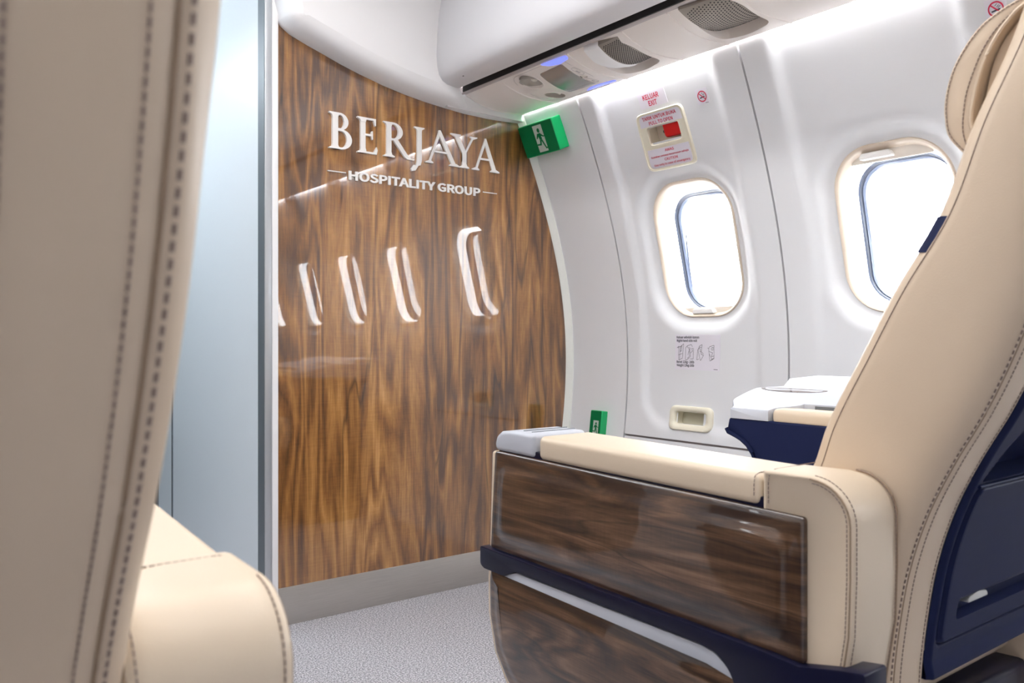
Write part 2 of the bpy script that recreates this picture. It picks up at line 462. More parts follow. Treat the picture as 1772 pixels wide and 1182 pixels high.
def wall_panel(name, y0, y1, z0, z1, parent, win=None, holes=(), step=0.01, mat=None):
    vs = []; fs = []; idx = {}
    def gv(iy, iz):
        k = (iy, iz)
        if k not in idx:
            y = y0 + (y1 - y0) * iy / ny; z = z0 + (z1 - z0) * iz / nz
            idx[k] = len(vs); vs.append(Wp(y, z))
        return idx[k]
    ny = max(2, round((y1 - y0) / step)); nz = max(2, round((z1 - z0) / step))
    ya = lambda i: y0 + (y1 - y0) * i / ny
    za = lambda i: z0 + (z1 - z0) * i / nz
    box = None
    if win is not None:
        a = max(1, round((win - 0.215 - y0) / (y1 - y0) * ny)); b = min(ny - 1, round((win + 0.215 - y0) / (y1 - y0) * ny))
        c = round((WZC - 0.27 - z0) / (z1 - z0) * nz); d = round((WZC + 0.27 - z0) / (z1 - z0) * nz)
        box = (a, b, c, d)
    for iy in range(ny):
        for iz in range(nz):
            if box and box[0] <= iy < box[1] and box[2] <= iz < box[3]: continue
            yc = (ya(iy) + ya(iy + 1)) / 2; zc = (za(iz) + za(iz + 1)) / 2
            if any(h[0] < yc < h[1] and h[2] < zc < h[3] for h in holes): continue
            fs.append((gv(iy, iz), gv(iy + 1, iz), gv(iy + 1, iz + 1), gv(iy, iz + 1)))
    if box:
        a, b, c, d = box
        bd = [(i, c) for i in range(a, b)] + [(b, j) for j in range(c, d)] + [(i, d) for i in range(b, a, -1)] + [(a, j) for j in range(d, c, -1)]
        loop = []
        for (i, j) in bd:
            dy, dz = ya(i) - win, za(j) - WZC
            lo, hi = 0.0, 1.0
            for _ in range(30):
                t = (lo + hi) / 2
                if sdrr(dy * t, dz * t, WHW, WHH, WR) < 0: lo = t
                else: hi = t
            loop.append((dy * lo, dz * lo, dy, dz))
        K = 14; prev = [gv(i, j) for (i, j) in bd]
        for k in range(1, K + 1):
            t = 1 - k / K; cur = []
            for (hy, hz, by, bz) in loop:
                y = win + hy + (by - hy) * t; z = WZC + hz + (bz - hz) * t
                cur.append(len(vs)); vs.append(Wp(y, z))
            n = len(cur)
            for q in range(n): fs.append((prev[q], prev[(q + 1) % n], cur[(q + 1) % n], cur[q]))
            prev = cur
    # folded edges so that the panel reads as thick
    edge = []
    for iy in range(ny + 1): edge.append(('z0', iy))
    def fold(keys, dy, dz):
        last = None
        for k in keys:
            i = gv(*k); p = vs[i]
            j1 = len(vs); vs.append((p[0] + 0.003, p[1] + dy * 0.0015, p[2] + dz * 0.0015)); vs.append((p[0] + 0.022, p[1] + dy * 0.002, p[2] + dz * 0.002))
            if last is not None:
                fs.append((last[0], i, j1, last[1])); fs.append((last[1], j1, j1 + 1, last[2]))
            last = (i, j1, j1 + 1)
    fold([(0, j) for j in range(nz + 1)], 1e-3, 0); fold([(ny, j) for j in range(nz + 1)], -1e-3, 0)
    fold([(i, 0) for i in range(ny + 1)], 0, 0)
    mb = MB(); mb.v = vs; mb.f = fs
    return mb.build(name, mat or M['panel'], parent, angle=50)

SHELL = []   # right-hand roots that are mirrored to the left side
wr = empty('wall_right', kind='structure')
SHELL.append((wr, 'wall_left'))
wall_panel('side_panel', SEAMS[1] + 0.003, 2.215, 0.0, 1.66, wr)
wall_panel('lower_panel', SEAMS[2] + 0.003, SEAMS[1] - 0.003, 0.0, 0.483, wr)
for i in range(1, len(WINS)):
    wall_panel('side_panel', SEAMS[i + 2] + 0.003, SEAMS[i + 1] - 0.003, 0.0, 1.66, wr, win=WINS[i])
# backing added behind the joints to keep outside light from leaking in
mb = MB()
zs = [1.66 * i / 60 for i in range(61)]
for q in SEAMS[1:-1]:
    mb.loft([[(Xw(z) + 0.012, y, z) for z in zs] for y in (q - 0.014, q + 0.014)], closed=False)
mb.loft([[(Xw(z) + o, y, z) for z, o in ((0.44, 0.0005), (0.47, 0.012), (0.50, 0.012), (0.52, 0.03))] for y in (SEAMS[2] - 0.01, SEAMS[1] + 0.01)], closed=False)
mb.build('joint_backing', M['rail'], wr)
# cap above the wall, hidden behind the service panels
MB().box(1.60, 1.80, YR, YB, 1.655, 1.665).build('wall_cap', M['white'], wr)

# the exit door panel with its window
dr = empty('door_1', kind='structure')
HND = (1.577, 1.692, 1.376, 1.422); LAT = (1.612, 1.712, 0.535, 0.578)
wall_panel('door_panel', SEAMS[2] + 0.003, SEAMS[1] - 0.003, 0.489, 1.66, dr, win=WINS[0], holes=[HND, LAT])

def wring(yc, grow, off):
    """rounded window loop grown by grow, pushed outboard by off from the wall at the opening"""
    pts = []
    for (y, z) in rrect(0, 0, WHW + grow, WHH + grow, max(0.03, WR + grow), 12):
        Z = WZC + z
        pts.append((Xw(Z) + 0.037 + off, yc + y, Z))
    return pts
def window(i, yc, shade_top):
    w = empty('window_%d' % (i + 1), kind='structure')
    # the frame: rim and tapering sleeve
    MB().loft([wring(yc, 0.001, 0.006), wring(yc, 0.003, -0.002), wring(yc, 0.0005, -0.006), wring(yc, -0.004, -0.004), wring(yc, -0.007, 0.002), wring(yc, -0.011, 0.013), wring(yc, -0.013, 0.025)], cap=False).build('window_frame', M['ivory'], w, angle=60)
    MB().loft([wring(yc, -0.013, 0.025), wring(yc, -0.016, 0.026), wring(yc, -0.021, 0.066), wring(yc, -0.023, 0.067)], cap=False).build('reveal', M['reveal'], w, angle=50)
    MB().loft([wring(yc, -0.021, 0.0665), wring(yc, -0.0235, 0.064), wring(yc, -0.0265, 0.066), wring(yc, -0.0295, 0.078)], cap=False).build('gasket', M['gasket'], w)
    MB().loft([wring(yc, -0.0285, 0.076), wring(yc, -0.0305, 0.0745), wring(yc, -0.0345, 0.088)], cap=False).build('outer_gasket', M['gasket2'], w)
    pl = wring(yc, -0.024, 0.084)
    mb = MB(); mb.add(pl, [tuple(range(len(pl)))]); mb.build('window_pane', M['glass'], w, smooth=False)
    # blind, parked just inside the opening, with its finger grip
    s = 1 if shade_top else -1
    edge = WZC + s * (WHH - (0.036 if shade_top else 0.028))
    base = [(y, z) for (y, z) in rrect(0, 0, WHW - 0.010, WHH - 0.010, WR - 0.010, 12)]
    seg = []
    for (y, z) in base:
        Z = WZC + z
        if s * (Z - edge) > 0: seg.append((y, Z))
    seg.sort(key=lambda p: p[0])
    if s < 0: pass
    top = [(Xw(Z) + 0.037 + 0.014, yc + y, Z) for y, Z in seg]; bot = [(Xw(edge) + 0.037 + 0.014, yc + y, edge) for y, Z in seg]
    top2 = [(p[0] + 0.004, p[1], p[2]) for p in top]; bot2 = [(p[0] + 0.004, p[1], p[2]) for p in bot]
    mb = MB(); n = len(top)
    mb.loft([top, bot, bot2, top2], closed=False)
    bl = mb.build('window_blind', M['blind'], w)
    gy = yc + (0.01 if s < 0 else 0.03)
    gz = edge + s * 0.013
    g = round_poly([(gy - 0.042, gz - 0.007), (gy + 0.042, gz - 0.007), (gy + 0.036, gz + 0.008), (gy - 0.036, gz + 0.008)], 0.006)
    MB().prism(g, 'x', Xw(gz) + 0.034, Xw(gz) + 0.060).build('blind_grip', M['plain_reveal'], bl, bevel=0.002)
    area('window_portal', (Xw(WZC) + 0.135, yc, WZC), (0, math.radians(90), 0), 0.42, 0.30, 1, portal=True)
    SHELL.append((w, 'window_%d' % (i + 1 + len(WINS))))
    return w
for i, yc in enumerate(WINS): window(i, yc, i != 0)
SHELL.append((dr, 'door_2'))

# ------------------------------------------------------------------ floor, bulkhead, passage
MB().box(-0.9, 2.05, YR, 4.4, -0.03, 0.0).build('floor', M['carpet'], kind='structure', smooth=False)
MB().box(-0.9, 2.05, YR, 4.4, 2.0, 2.05).build('ceiling', M['ceiling'], kind='structure', smooth=False)
MB().box(-0.95, 2.1, YR - 0.05, YR, -0.03, 2.05).build('wall_rear', simple('darkened_rear_wall', (0.16, 0.17, 0.20), 0.9), kind='structure', smooth=False)  # unseen rear wall, darkened to cut the light coming from behind
def bulk_poly(z1=1.72):
    zz = [z1 * i / 40 for i in range(41)]
    return [(0.898, 0.0)] + [(0.898, z1)] + [(min(Xw(z) + 0.01, 2.1), z) for z in reversed(zz)]
wf = MB().prism(bulk_poly(), 'y', YB, YB + 0.03); wf.v = [(x, y - 0.0075 * (x - 0.898), z) for x, y, z in wf.v]
wf.build('wall_front', M['wood'], kind='structure', smooth=False)
lw = MB().prism([(2 * XM - p[0], p[1]) for p in bulk_poly()], 'y', YB, YB + 0.03).build('wall_front_left', M['wood'], kind='structure', smooth=False)
# steel kick plate
kp = MB().box(0.900, 1.868, YB - 0.004, YB + 0.001, 0.0, 0.106); kp.v = [(x, y - 0.0075 * (x - 0.898), z) for x, y, z in kp.v]
kp.build('baseboard_front', M['steel'], kind='structure', bevel=0.001, seg=2)
# aluminium corner profile of the passage opening
fr = empty('trim_1', kind='structure')
MB().box(0.882, 0.899, YB - 0.006, YB + 0.03, 0, 2.0).build('cover_strip', M['white'], fr, bevel=0.002)
MB().box(0.862, 0.882, YB - 0.002, YB + 0.04, 0, 2.0).build('aluminium_profile', M['alu'], fr, bevel=0.0015)
MB().box(0.8605, 0.8640, YB + 0.0, YB + 0.045, 0, 2.0).build('dark_joint', M['alu_d'], fr)
# passage towards the nose
MB().box(0.862, 0.89, YB + 0.04, 3.085, 0, 2.0).build('wall_passage_right', M['blue_panel'], kind='structure', smooth=False)
MB().box(0.858, 0.872, 3.085, 3.092, 0, 2.0).build('trim_2', M['alu_d'], kind='structure', smooth=False)
MB().box(0.862, 0.89, 3.092, 3.27, 0, 2.0).build('trim_3', M['blue_panel'], kind='structure', smooth=False)
MB().box(0.858, 0.89, 3.27, 3.285, 0, 2.0).build('trim_4', M['alu_d'], kind='structure', smooth=False)
MB().box(0.90, 0.93, 3.28, 4.3, 0, 2.0).build('wall_passage_recess', simple('dark_green_grey', (0.02, 0.035, 0.035), 0.5), kind='structure', smooth=False)
MB().box(0.2, 0.93, 4.3, 4.33, 0, 2.0).build('wall_passage_end', simple('dark_green_grey_door', (0.02, 0.035, 0.035), 0.5), kind='structure', smooth=False)
MB().box(0.19, 0.222, YB + 0.03, 4.3, 0, 2.0).build('wall_passage_left', M['blue_panel'], kind='structure', smooth=False)
MB().box(0.221, 0.24, YB - 0.006, YB + 0.03, 0, 2.0).build('trim_5', M['alu'], kind='structure', smooth=False)

# white curved trim where the bulkhead meets the side wall
rings = []
for i in range(60):
    z = 1.555 * i / 59
    x = Xw(z)
    rings.append([(x - 0.022, YB, z), (x - 0.022, YB - 0.006, z), (x - 0.017, YB - 0.014, z), (x - 0.004, YB - 0.026, z), (x + 0.006, YB - 0.026, z), (x + 0.006, YB, z)])
tr = MB().loft(rings).build('trim_6', M['cream'], kind='structure')
tr.data.materials[0] = simple('edge_trim_white', (0.80, 0.82, 0.78), 0.4)

# ceiling liner above the bulkhead
hb = [(0.897, 1.70), (0.898, 1.682), (0.905, 1.669), (0.932, 1.651), (0.985, 1.632), (1.036, 1.616), (1.09, 1.598), (1.147, 1.582), (1.225, 1.563), (1.304, 1.548), (1.37, 1.539), (1.43, 1.533), (1.455, 1.5305), (1.52, 1.5255), (1.61, 1.5235), (1.68, 1.5255), (1.745, 1.529)]
top = [(0.876, 2.0), (0.876, 1.95), (0.877, 1.88), (0.880, 1.80), (0.886, 1.74)]
edge = top + hb
P0 = [Vector(p) for p in edge]
def hsec(k):
    p = P0[k]; a = P0[max(0, k - 1)]; b = P0[min(len(P0) - 1, k + 1)]
    d = (b - a).normalized(); n = Vector((-d.y, d.x))
    if k < len(top): n = Vector((1, 0))
    elif p.x < 0.94: n = (Vector((1, 0)) * (0.94 - p.x) / 0.05 + Vector((0.42, 0.9)) * (1 - (0.94 - p.x) / 0.05)).normalized()
    f = 1 - sst((p.x - 1.44) / 0.09) if k >= len(top) else 1.0
    D = 0.030 + 0.055 * f; H = 0.014 + 0.028 * f
    prof = [(0.0, 0.0), (0.30, 0.02), (0.62, 0.12), (0.84, 0.34), (0.95, 0.66), (1.0, 1.0)]
    out = []
    for (u, w) in prof:
        q = p + n * (w * H); out.append((q.x, YB + 0.002 - u * D, q.y))
    return out
secs = [hsec(k) for k in range(len(P0))]
mb = MB(); mb.loft(secs, closed=False)
last = [s[-1] for s in secs]
kk = [k for k in range(len(P0)) if last[k][0] <= 1.46]
poly = [last[k] for k in kk] + [(last[kk[-1]][0], last[kk[-1]][1], 2.0)]
mb.add(poly, [tuple(range(len(poly)))])
mb.box(1.44, 1.7455, 2.187, 2.20, 1.530, 1.62)
mb.build('trim_7', M['panel2'], kind='structure', angle=50)

# ------------------------------------------------------------------ overhead bin
bp = [(1.447, 1.5755), (1.43, 1.5765), (1.405, 1.580), (1.388, 1.588), (1.376, 1.604), (1.369, 1.630), (1.367, 1.663), (1.369, 1.72), (1.376, 1.79), (1.387, 1.845), (1.40, 1.90), (1.41, 1.95), (1.40, 1.999), (1.447, 1.999)]
ob = empty('overhead_bin', (1.41, 0.0, 1.575), label='long grey-white overhead luggage bin with a rounded lower edge, above the window side', cat='luggage bin')
def bsec(y, k=0.0):
    c = Vector((1.455, 1.80)); out = []
    for x, z in bp:
        out.append((x + (1.455 - x) * k * 0.8, y, z + (0.03 * k if z < 1.7 else 0)))
    return out
MB().loft([bsec(2.150, 0.35), bsec(2.146, 0.10), bsec(2.136, 0.0), bsec(1.0), bsec(0.0), bsec(-1.0), bsec(YR + 0.01)], cap=True).build('bin_body', M['bin'], ob, angle=40)
MB().box(1.449, 1.473, YR + 0.02, 2.15, 1.60, 1.61).box(1.4725, 1.4765, YR + 0.02, 2.15, 1.5725, 1.60).build('gap_backing', M['black'], ob, smooth=False)
MB().prism([(c[0], c[1]) for c in arc2(1.402, 1.583, 0.0022, 0.0022, 0, 360, 10)[:-1]], 'y', 2.04, 2.046).build('catch_pin', M['dark'], ob)
# rail between bin and service panels
rl = MB().prism([(1.4770, 1.572), (1.486, 1.570), (1.489, 1.573), (1.506, 1.577), (1.506, 1.59), (1.4770, 1.59)], 'y', YR + 0.02, 2.178).build('mounting_rail', M['rail'], bevel=0.001, seg=1)
tag(rl, 'thin grey mounting rail beside the black slot under the luggage bin', 'rail')

# ------------------------------------------------------------------ service panels over the seats
zP = lerp_list([1.506, 1.56, 1.62, 1.683, 1.744], [1.578, 1.559, 1.5485, 1.5485, 1.554])
def apply_bool(me, cut):
    o = bpy.data.objects.new('tmp', me); COL.objects.link(o)
    c = bpy.data.objects.new('tmpc', cut); COL.objects.link(c)
    md = o.modifiers.new('b', 'BOOLEAN'); md.operation = 'DIFFERENCE'; md.object = c; md.solver = 'EXACT'
    dg = bpy.context.evaluated_depsgraph_get(); dg.update()
    r = bpy.data.meshes.new_from_object(o.evaluated_get(dg))
    bpy.data.objects.remove(o); bpy.data.objects.remove(c)
    return r
def psu_slab(y0, y1):
    xs = [1.507 + (1.744 - 1.507) * i / 24 for i in range(25)]
    ring = lambda y: [(x, y, zP(x)) for x in xs] + [(1.744, y, zP(1.744) + 0.012), (1.735, y, zP(1.744) + 0.05), (1.507, y, 1.63)]
    return MB().loft([ring(y0), ring(y1)]).mesh()
def edge_ridge(y, parent):
    return MB().tube([(x, y, zP(x) - 0.0003) for x in [1.508 + 0.2345 * i / 20 for i in range(21)]], 0.0022, 6).build('edge_ridge', M['psu'], parent)
def on_psu(pts, off):
    return [(x, y, zP(x) - off) for x, y in pts]
def psu_patch(name, pts, off, mat, parent, thick=0.004):
    pts = densify(pts)
    cx = sum(p[0] for p in pts) / len(pts); cy = sum(p[1] for p in pts) / len(pts)
    r1 = on_psu(pts, off); r0 = on_psu(pts, off - thick)
    mb = MB(); rings = [r0, r1]
    for k in (0.97, 0.7, 0.4, 0.15):
        rings.append(on_psu([(cx + (x - cx) * k, cy + (y - cy) * k) for x, y in pts], off + (0.0004 if k < 0.95 else 0.0003)))
    mb.loft(rings); return mb.build(name, mat, parent)

def blank_panel(y0, y1, label):
    p = empty('blank_panel', (1.62, (y0 + y1) / 2, 1.56), label=label, cat='ceiling panel', group='plain panels in the row under the bin')
    link('panel_face', psu_slab(y0, y1), M['psu'], p, angle=30)
    edge_ridge(y1 - 0.002, p)
    return p
b1 = blank_panel(2.0065, 2.186, 'plain warm-white panel between the wood bulkhead and the reading light unit')
b2 = blank_panel(1.3445, 1.4945, 'plain warm-white panel between the two perforated speaker grilles')
b3 = blank_panel(0.96, 1.1595, 'plain warm-white panel nearest the camera, past the second speaker grille')
link('service_panel_run', psu_slab(YR + 0.08, 0.9585), M['psu'], None, angle=30, kind='structure')  # rest of the plain service panel row, out of view

def speaker_panel(y0, y1, yc, label, turn):
    p = empty('speaker_panel', (1.61, yc, 1.56), label=label, cat='speaker', group='speaker grilles in the ceiling panels')
    lens = round_poly([(1.520, yc + 0.058), (1.500 + 0.016, yc - 0.045), (1.560, yc - 0.078), (1.690, yc - 0.070), (1.722, yc + 0.020), (1.700, yc + 0.080), (1.600, yc + 0.066)], 0.03, 5)
    cut = MB().prism(lens, 'z', 1.50, 1.583).mesh()
    me = apply_bool(psu_slab(y0, y1), cut)
    link('panel_face', me, M['psu'], p, angle=30)
    edge_ridge(y1 - 0.002, p)
    # recess
    MB().loft([[(x, y, 1.5835) for x, y in lens], [(x, y, 1.5845) for x, y in lens]]).build('recess', M['dark'], p, smooth=False)
    # tilted rounded drum: pale roll in front, perforated grille behind it
    s = 1 if turn else -1
    cx, cy = 1.612, yc
    def G(u, v):   # u across the cabin (-1..1), v along it (-1..1)
        x = cx + 0.092 * u - 0.010 * v - 0.012; y = cy + 0.064 * v + 0.012 * u
        bul = (1 - 0.75 * u * u) * (1 - 0.35 * v * v)
        z = 1.5795 - 0.031 * bul - (0.006 * (1 + v) if s > 0 else 0.004 * (v + 0.5))
        return (x, y, z)
    nu, nv = 34, 22; mb = MB(); vs = []; fs = []
    v_lo, v_hi = (-1.0, 0.02) if turn else (-1.0, 1.0)
    for i in range(nu + 1):
        for j in range(nv + 1):
            vs.append(G(-1 + 2 * i / nu, v_lo + (v_hi - v_lo) * j / nv))
    for i in range(nu):
        for j in range(nv):
            a = i * (nv + 1) + j; fs.append((a, a + 1, a + nv + 2, a + nv + 1))
    mb.add(vs, fs); g = mb.build('speaker_grille', M['grille'], p)
    # perforations
    hb_ = MB(); q = 0
    NU, NV = 22, 17
    for i in range(NU):
        for j in range(NV):
            u = -0.90 + 1.8 * (i + (0.5 if j % 2 else 0)) / NU; v = v_lo + 0.10 + (v_hi - v_lo - 0.18) * j / (NV - 1)
            if abs(u) ** 2.2 + abs((v - (v_lo + v_hi) / 2) / ((v_hi - v_lo) / 2)) ** 4 > 1.02: continue
            c = Vector(G(u, v)); e = 0.02
            tu = (Vector(G(u + e, v)) - c).normalized(); tv = (Vector(G(u, v + e)) - c).normalized(); n = tu.cross(tv).normalized()
            if n.z > 0: n = -n
            ring = [tuple(c + n * 0.0006 + tu * 0.00175 * math.cos(t) + tv * 0.00175 * math.sin(t)) for t in [PI * k / 3 for k in range(6)]]
            ringb = [tuple(Vector(r_) - n * 0.0012) for r_ in ring]
            hb_.loft([ringb, ring])
    hb_.build('perforations', M['holes'], g, fix=False, smooth=False)
    # side closures of the drum
    mb = MB()
    for vv in (v_lo, v_hi):
        a = [G(-1 + 2 * i / nu, vv) for i in range(nu + 1)]; b = [(x, y, 1.584) for x, y, z in a]
        mb.loft([a, b], closed=False)
    for uu in (-1, 1):
        a = [G(uu, v_lo + (v_hi - v_lo) * i / nv) for i in range(nv + 1)]; b = [(x, y, 1.584) for x, y, z in a]
        mb.loft([a, b], closed=False)
    mb.build('grille_edge', M['grille'], g)
    if turn:
        rr = []
        for i in range(15):
            u = -0.97 + 1.94 * i / 14
            a = Vector(G(u, v_hi)); c = Vector(G(u, 0.98 - 0.30 * max(0.0, -u - 0.3))); c.z += 0.002
            rr.append([tuple(a + Vector((0, 0, 0))), tuple(a.lerp(c, 0.25) - Vector((0, 0, 0.0045))), tuple(a.lerp(c, 0.6) - Vector((0, 0, 0.002))), tuple(c), (c.x, c.y, 1.5838), (a.x, a.y, 1.5838)])
        MB().loft(rr).build('speaker_roll', M['white'], p)
    return p
speaker_panel(1.4955, 1.7015, 1.588, 'perforated grey speaker grille with a pale roll, beside the reading light unit', True)
speaker_panel(1.1605, 1.3435, 1.245, 'perforated grey speaker grille nearer the camera, at the top edge of the photo', False)

# reading light and air unit
su = empty('service_unit', (1.62, 1.85, 1.56), label='passenger service unit with two air vents, smoked lens and two blue light strips', cat='reading light unit')
c1 = [(x, y) for x, y in arc2(1.556, 1.912, 0.037, 0.033, 0, 360, 28)[:-1]]
c2 = [(x, y) for x, y in arc2(1.667, 1.934, 0.034, 0.027, 0, 360, 28)[:-1]]
c3 = [(x, y) for x, y in arc2(1.619, 1.752, 0.0115, 0.0115, 0, 360, 20)[:-1]]
me = psu_slab(1.7035, 2.0045)
for cc in (c1, c2, c3):
    me = apply_bool(me, MB().prism(cc, 'z', 1.50, 1.585 if cc is not c3 else 1.562).mesh())
link('panel_face', me, M['psu'], su, angle=30)
edge_ridge(2.0025, su)
for (cx, cy, rx, ry, tl) in ((1.556, 1.912, 0.037, 0.033, 0.0), (1.667, 1.934, 0.034, 0.027, 0.4)):
    rings = [[(cx + rx * k * math.cos(t), cy + ry * k * math.sin(t), zP(cx) + h) for t in [2 * PI * q / 28 for q in range(28)]] for k, h in ((1.04, -0.0012), (1.0, -0.0008), (0.985, 0.004), (0.9, 0.016), (0.6, 0.026), (0.1, 0.029))]
    v = MB().loft(rings, cap=False).build('air_vent', M['bowl'], su)
    MB().tube([(cx + rx * 1.03 * math.cos(t), cy + ry * 1.03 * math.sin(t), zP(cx + rx * math.cos(t)) - 0.0006) for t in [2 * PI * q / 32 for q in range(32)]], 0.0014, 6, closed=True).build('vent_rim', M['psu'], v)
    ax = Vector((-0.25 + tl, -0.55, 1.0)).normalized(); c = Vector((cx + 0.006, cy - 0.004, zP(cx) + 0.004))
    u = ax.cross(Vector((1, 0, 0))).normalized(); w_ = ax.cross(u)
    rr = []
    for h, r in ((0.0, 0.006), (0.001, 0.0085), (0.006, 0.0105), (0.016, 0.015), (0.024, 0.016)):
        rr.append([tuple(c + ax * h + (u * math.cos(t) + w_ * math.sin(t)) * r * (1 + 0.05 * (q % 2))) for q, t in enumerate([2 * PI * q / 24 for q in range(24)])])
    MB().loft(rr).build('nozzle', M['eye'], v)
psu_patch('smoked_lens', round_poly([(1.538, 1.853), (1.533, 1.750), (1.600, 1.758), (1.690, 1.776), (1.682, 1.884)], 0.008, 4), 0.0012, M['smoke'], su)
psu_patch('blue_light_strip', round_poly([(1.490, 1.812), (1.512, 1.800), (1.527, 1.745), (1.514, 1.688), (1.508, 1.690), (1.508, 1.740)][0:0] or [(1.508, 1.815), (1.524, 1.790), (1.530, 1.752), (1.524, 1.711), (1.511, 1.707), (1.509, 1.755)], 0.008, 4), 0.0014, M['blue_led'], su)
psu_patch('blue_light_strip', round_poly([(1.722, 1.850), (1.706, 1.822), (1.704, 1.780), (1.711, 1.728), (1.724, 1.724), (1.722, 1.790)], 0.007, 4), 0.0014, M['blue_led'], su)
kb = MB().loft([[(1.619 + r * math.cos(t), 1.752 + r * math.sin(t), z) for t in [2 * PI * q / 16 for q in range(16)]] for r, z in ((0.0112, 1.560), (0.0108, 1.553), (0.006, 1.5505), (0.001, 1.550))]).build('call_button', M['eye'], su)
ol = round_poly([(1.515, 1.96), (1.500 + 0.012, 1.735), (1.60, 1.722), (1.735, 1.752), (1.728, 1.968), (1.64, 1.985)], 0.03, 6)
MB().tube(on_psu(ol, 0.0001), 0.0006, 5, closed=True).build('outline_groove', M['rail'], su)
for (ax_, ay) in ((1.583, 1.738), (1.658, 1.757)):
    pl_ = [(ax_ + p[0], ay + p[1]) for p in rrect(0, 0, 0.022, 0.0075, 0.0074, 5)]
    k = MB().tube(on_psu(pl_, 0.0002), 0.0006, 5, closed=True).build('button_outline', M['rail'], su)
    mb = MB(); text_to(mb, 'OFF' if ax_ < 1.6 else 'ON', lambda a, b: (ax_ - a, ay + b, zP(ax_ - a) - 0.0008), -0.008, -0.003, 0.006, bold=0.01)
    mb.build('button_marking', M['ink'], k, smooth=False, fix=False)

# led cove strip between the service panels and the wall
lv = MB().prism([(1.7465, 1.560), (1.7465, 1.568), (1.757, 1.568), (1.757, 1.560)], 'y', YR + 0.03, 2.185).build('cove_light_strip', M['led'], smooth=False)
tag(lv, 'bright white light strip washing the wall below the ceiling panels', 'light strip')
MB().prism([(1.7455, 1.568), (1.7455, 1.60), (1.80, 1.60), (1.80, 1.568)], 'y', YR + 0.03, 2.185).build('trim_8', M['white'], kind='structure', smooth=False)

# ------------------------------------------------------------------ lettering on the bulkhead
lt = empty('wall_lettering', (1.35, YB, 1.36), label='white raised serif and sans lettering on the walnut bulkhead', cat='sign')
Z0, HC = 1.3495, 0.1055
YF, YK = YB - 0.011, YB - 0.001
_k = [0]
def slab(mb, pts):
    _k[0] += 1
    mb.prism(pts, 'y', YF + 0.00025 * (_k[0] % 7), YK)
def stem(mb, a, b, z0, z1, sa=0.011, sb=0.011, st=True, sbm=True):
    slab(mb, [(a, z0), (b, z0), (b, z1), (a, z1)])
    t = 0.0045
    if st: slab(mb, [(a - sa, z1), (a - sa, z1 - t * 0.7), (a - 0.002, z1 - t * 1.6), (a, z1 - t * 3), (b, z1 - t * 3), (b + 0.002, z1 - t * 1.6), (b + sb, z1 - t * 0.7), (b + sb, z1)])
    if sbm: slab(mb, [(a - sa, z0), (a - sa, z0 + t * 0.7), (a - 0.002, z0 + t * 1.6), (a, z0 + t * 3), (b, z0 + t * 3), (b + 0.002, z0 + t * 1.6), (b + sb, z0 + t * 0.7), (b + sb, z0)])
def bowl(mb, cx, cz, rx, ry, tx, ty, x_in):
    o = arc2(cx, cz, rx, ry, 90, -90, 18); i = arc2(cx, cz, rx - tx, ry - ty, -90, 90, 18)
    slab(mb, [(x_in, cz + ry)] + o + [(x_in, cz - ry), (x_in, cz - ry + ty)] + i + [(x_in, cz + ry - ty)])
def lett(mb): return mb.build('letter', M['letter'], lt, smooth=False)
m = MB(); stem(m, 1.060, 1.077, Z0, Z0 + HC); bowl(m, 1.083, Z0 + 0.0805, 0.027, 0.025, 0.014, 0.0055, 1.075); bowl(m, 1.086, Z0 + 0.0295, 0.0355, 0.0295, 0.016, 0.0055, 1.075); lett(m)
m = MB(); stem(m, 1.150, 1.166, Z0, Z0 + HC, 0.011, 0.0)
slab(m, [(1.16, Z0 + HC), (1.16, Z0 + HC - 0.0055), (1.192, Z0 + HC - 0.0055), (1.197, Z0 + HC - 0.021), (1.200, Z0 + HC - 0.021), (1.200, Z0 + HC)])
slab(m, [(1.16, Z0 + 0.058), (1.16, Z0 + 0.0525), (1.184, Z0 + 0.0525), (1.187, Z0 + 0.043), (1.190, Z0 + 0.043), (1.190, Z0 + 0.068), (1.187, Z0 + 0.068), (1.184, Z0 + 0.058)])
slab(m, [(1.16, Z0), (1.16, Z0 + 0.0055), (1.193, Z0 + 0.0055), (1.203, Z0 + 0.023), (1.206, Z0 + 0.013), (1.203, Z0)]); lett(m)
m = MB(); stem(m, 1.237, 1.253, Z0, Z0 + HC); bowl(m, 1.258, Z0 + 0.0785, 0.034, 0.027, 0.015, 0.0055, 1.251)
slab(m, [(1.259, Z0 + 0.053), (1.275, Z0 + 0.055), (1.312, Z0 + 0.010), (1.322, Z0 + 0.004), (1.332, Z0 + 0.003), (1.332, Z0), (1.308, Z0), (1.298, Z0 + 0.006)]); lett(m)
m = MB(); stem(m, 1.344, 1.360, Z0 + 0.004, Z0 + HC, 0.011, 0.010, True, False)
slab(m, [(1.344, Z0 + 0.01), (1.360, Z0 + 0.01)] + [(1.3595, Z0 - 0.001), (1.356, Z0 - 0.012), (1.349, Z0 - 0.013), (1.338, Z0 - 0.030), (1.324, Z0 - 0.0335), (1.321, Z0 - 0.027), (1.332, Z0 - 0.013), (1.339, Z0 - 0.014), (1.343, Z0 - 0.002)]); lett(m)
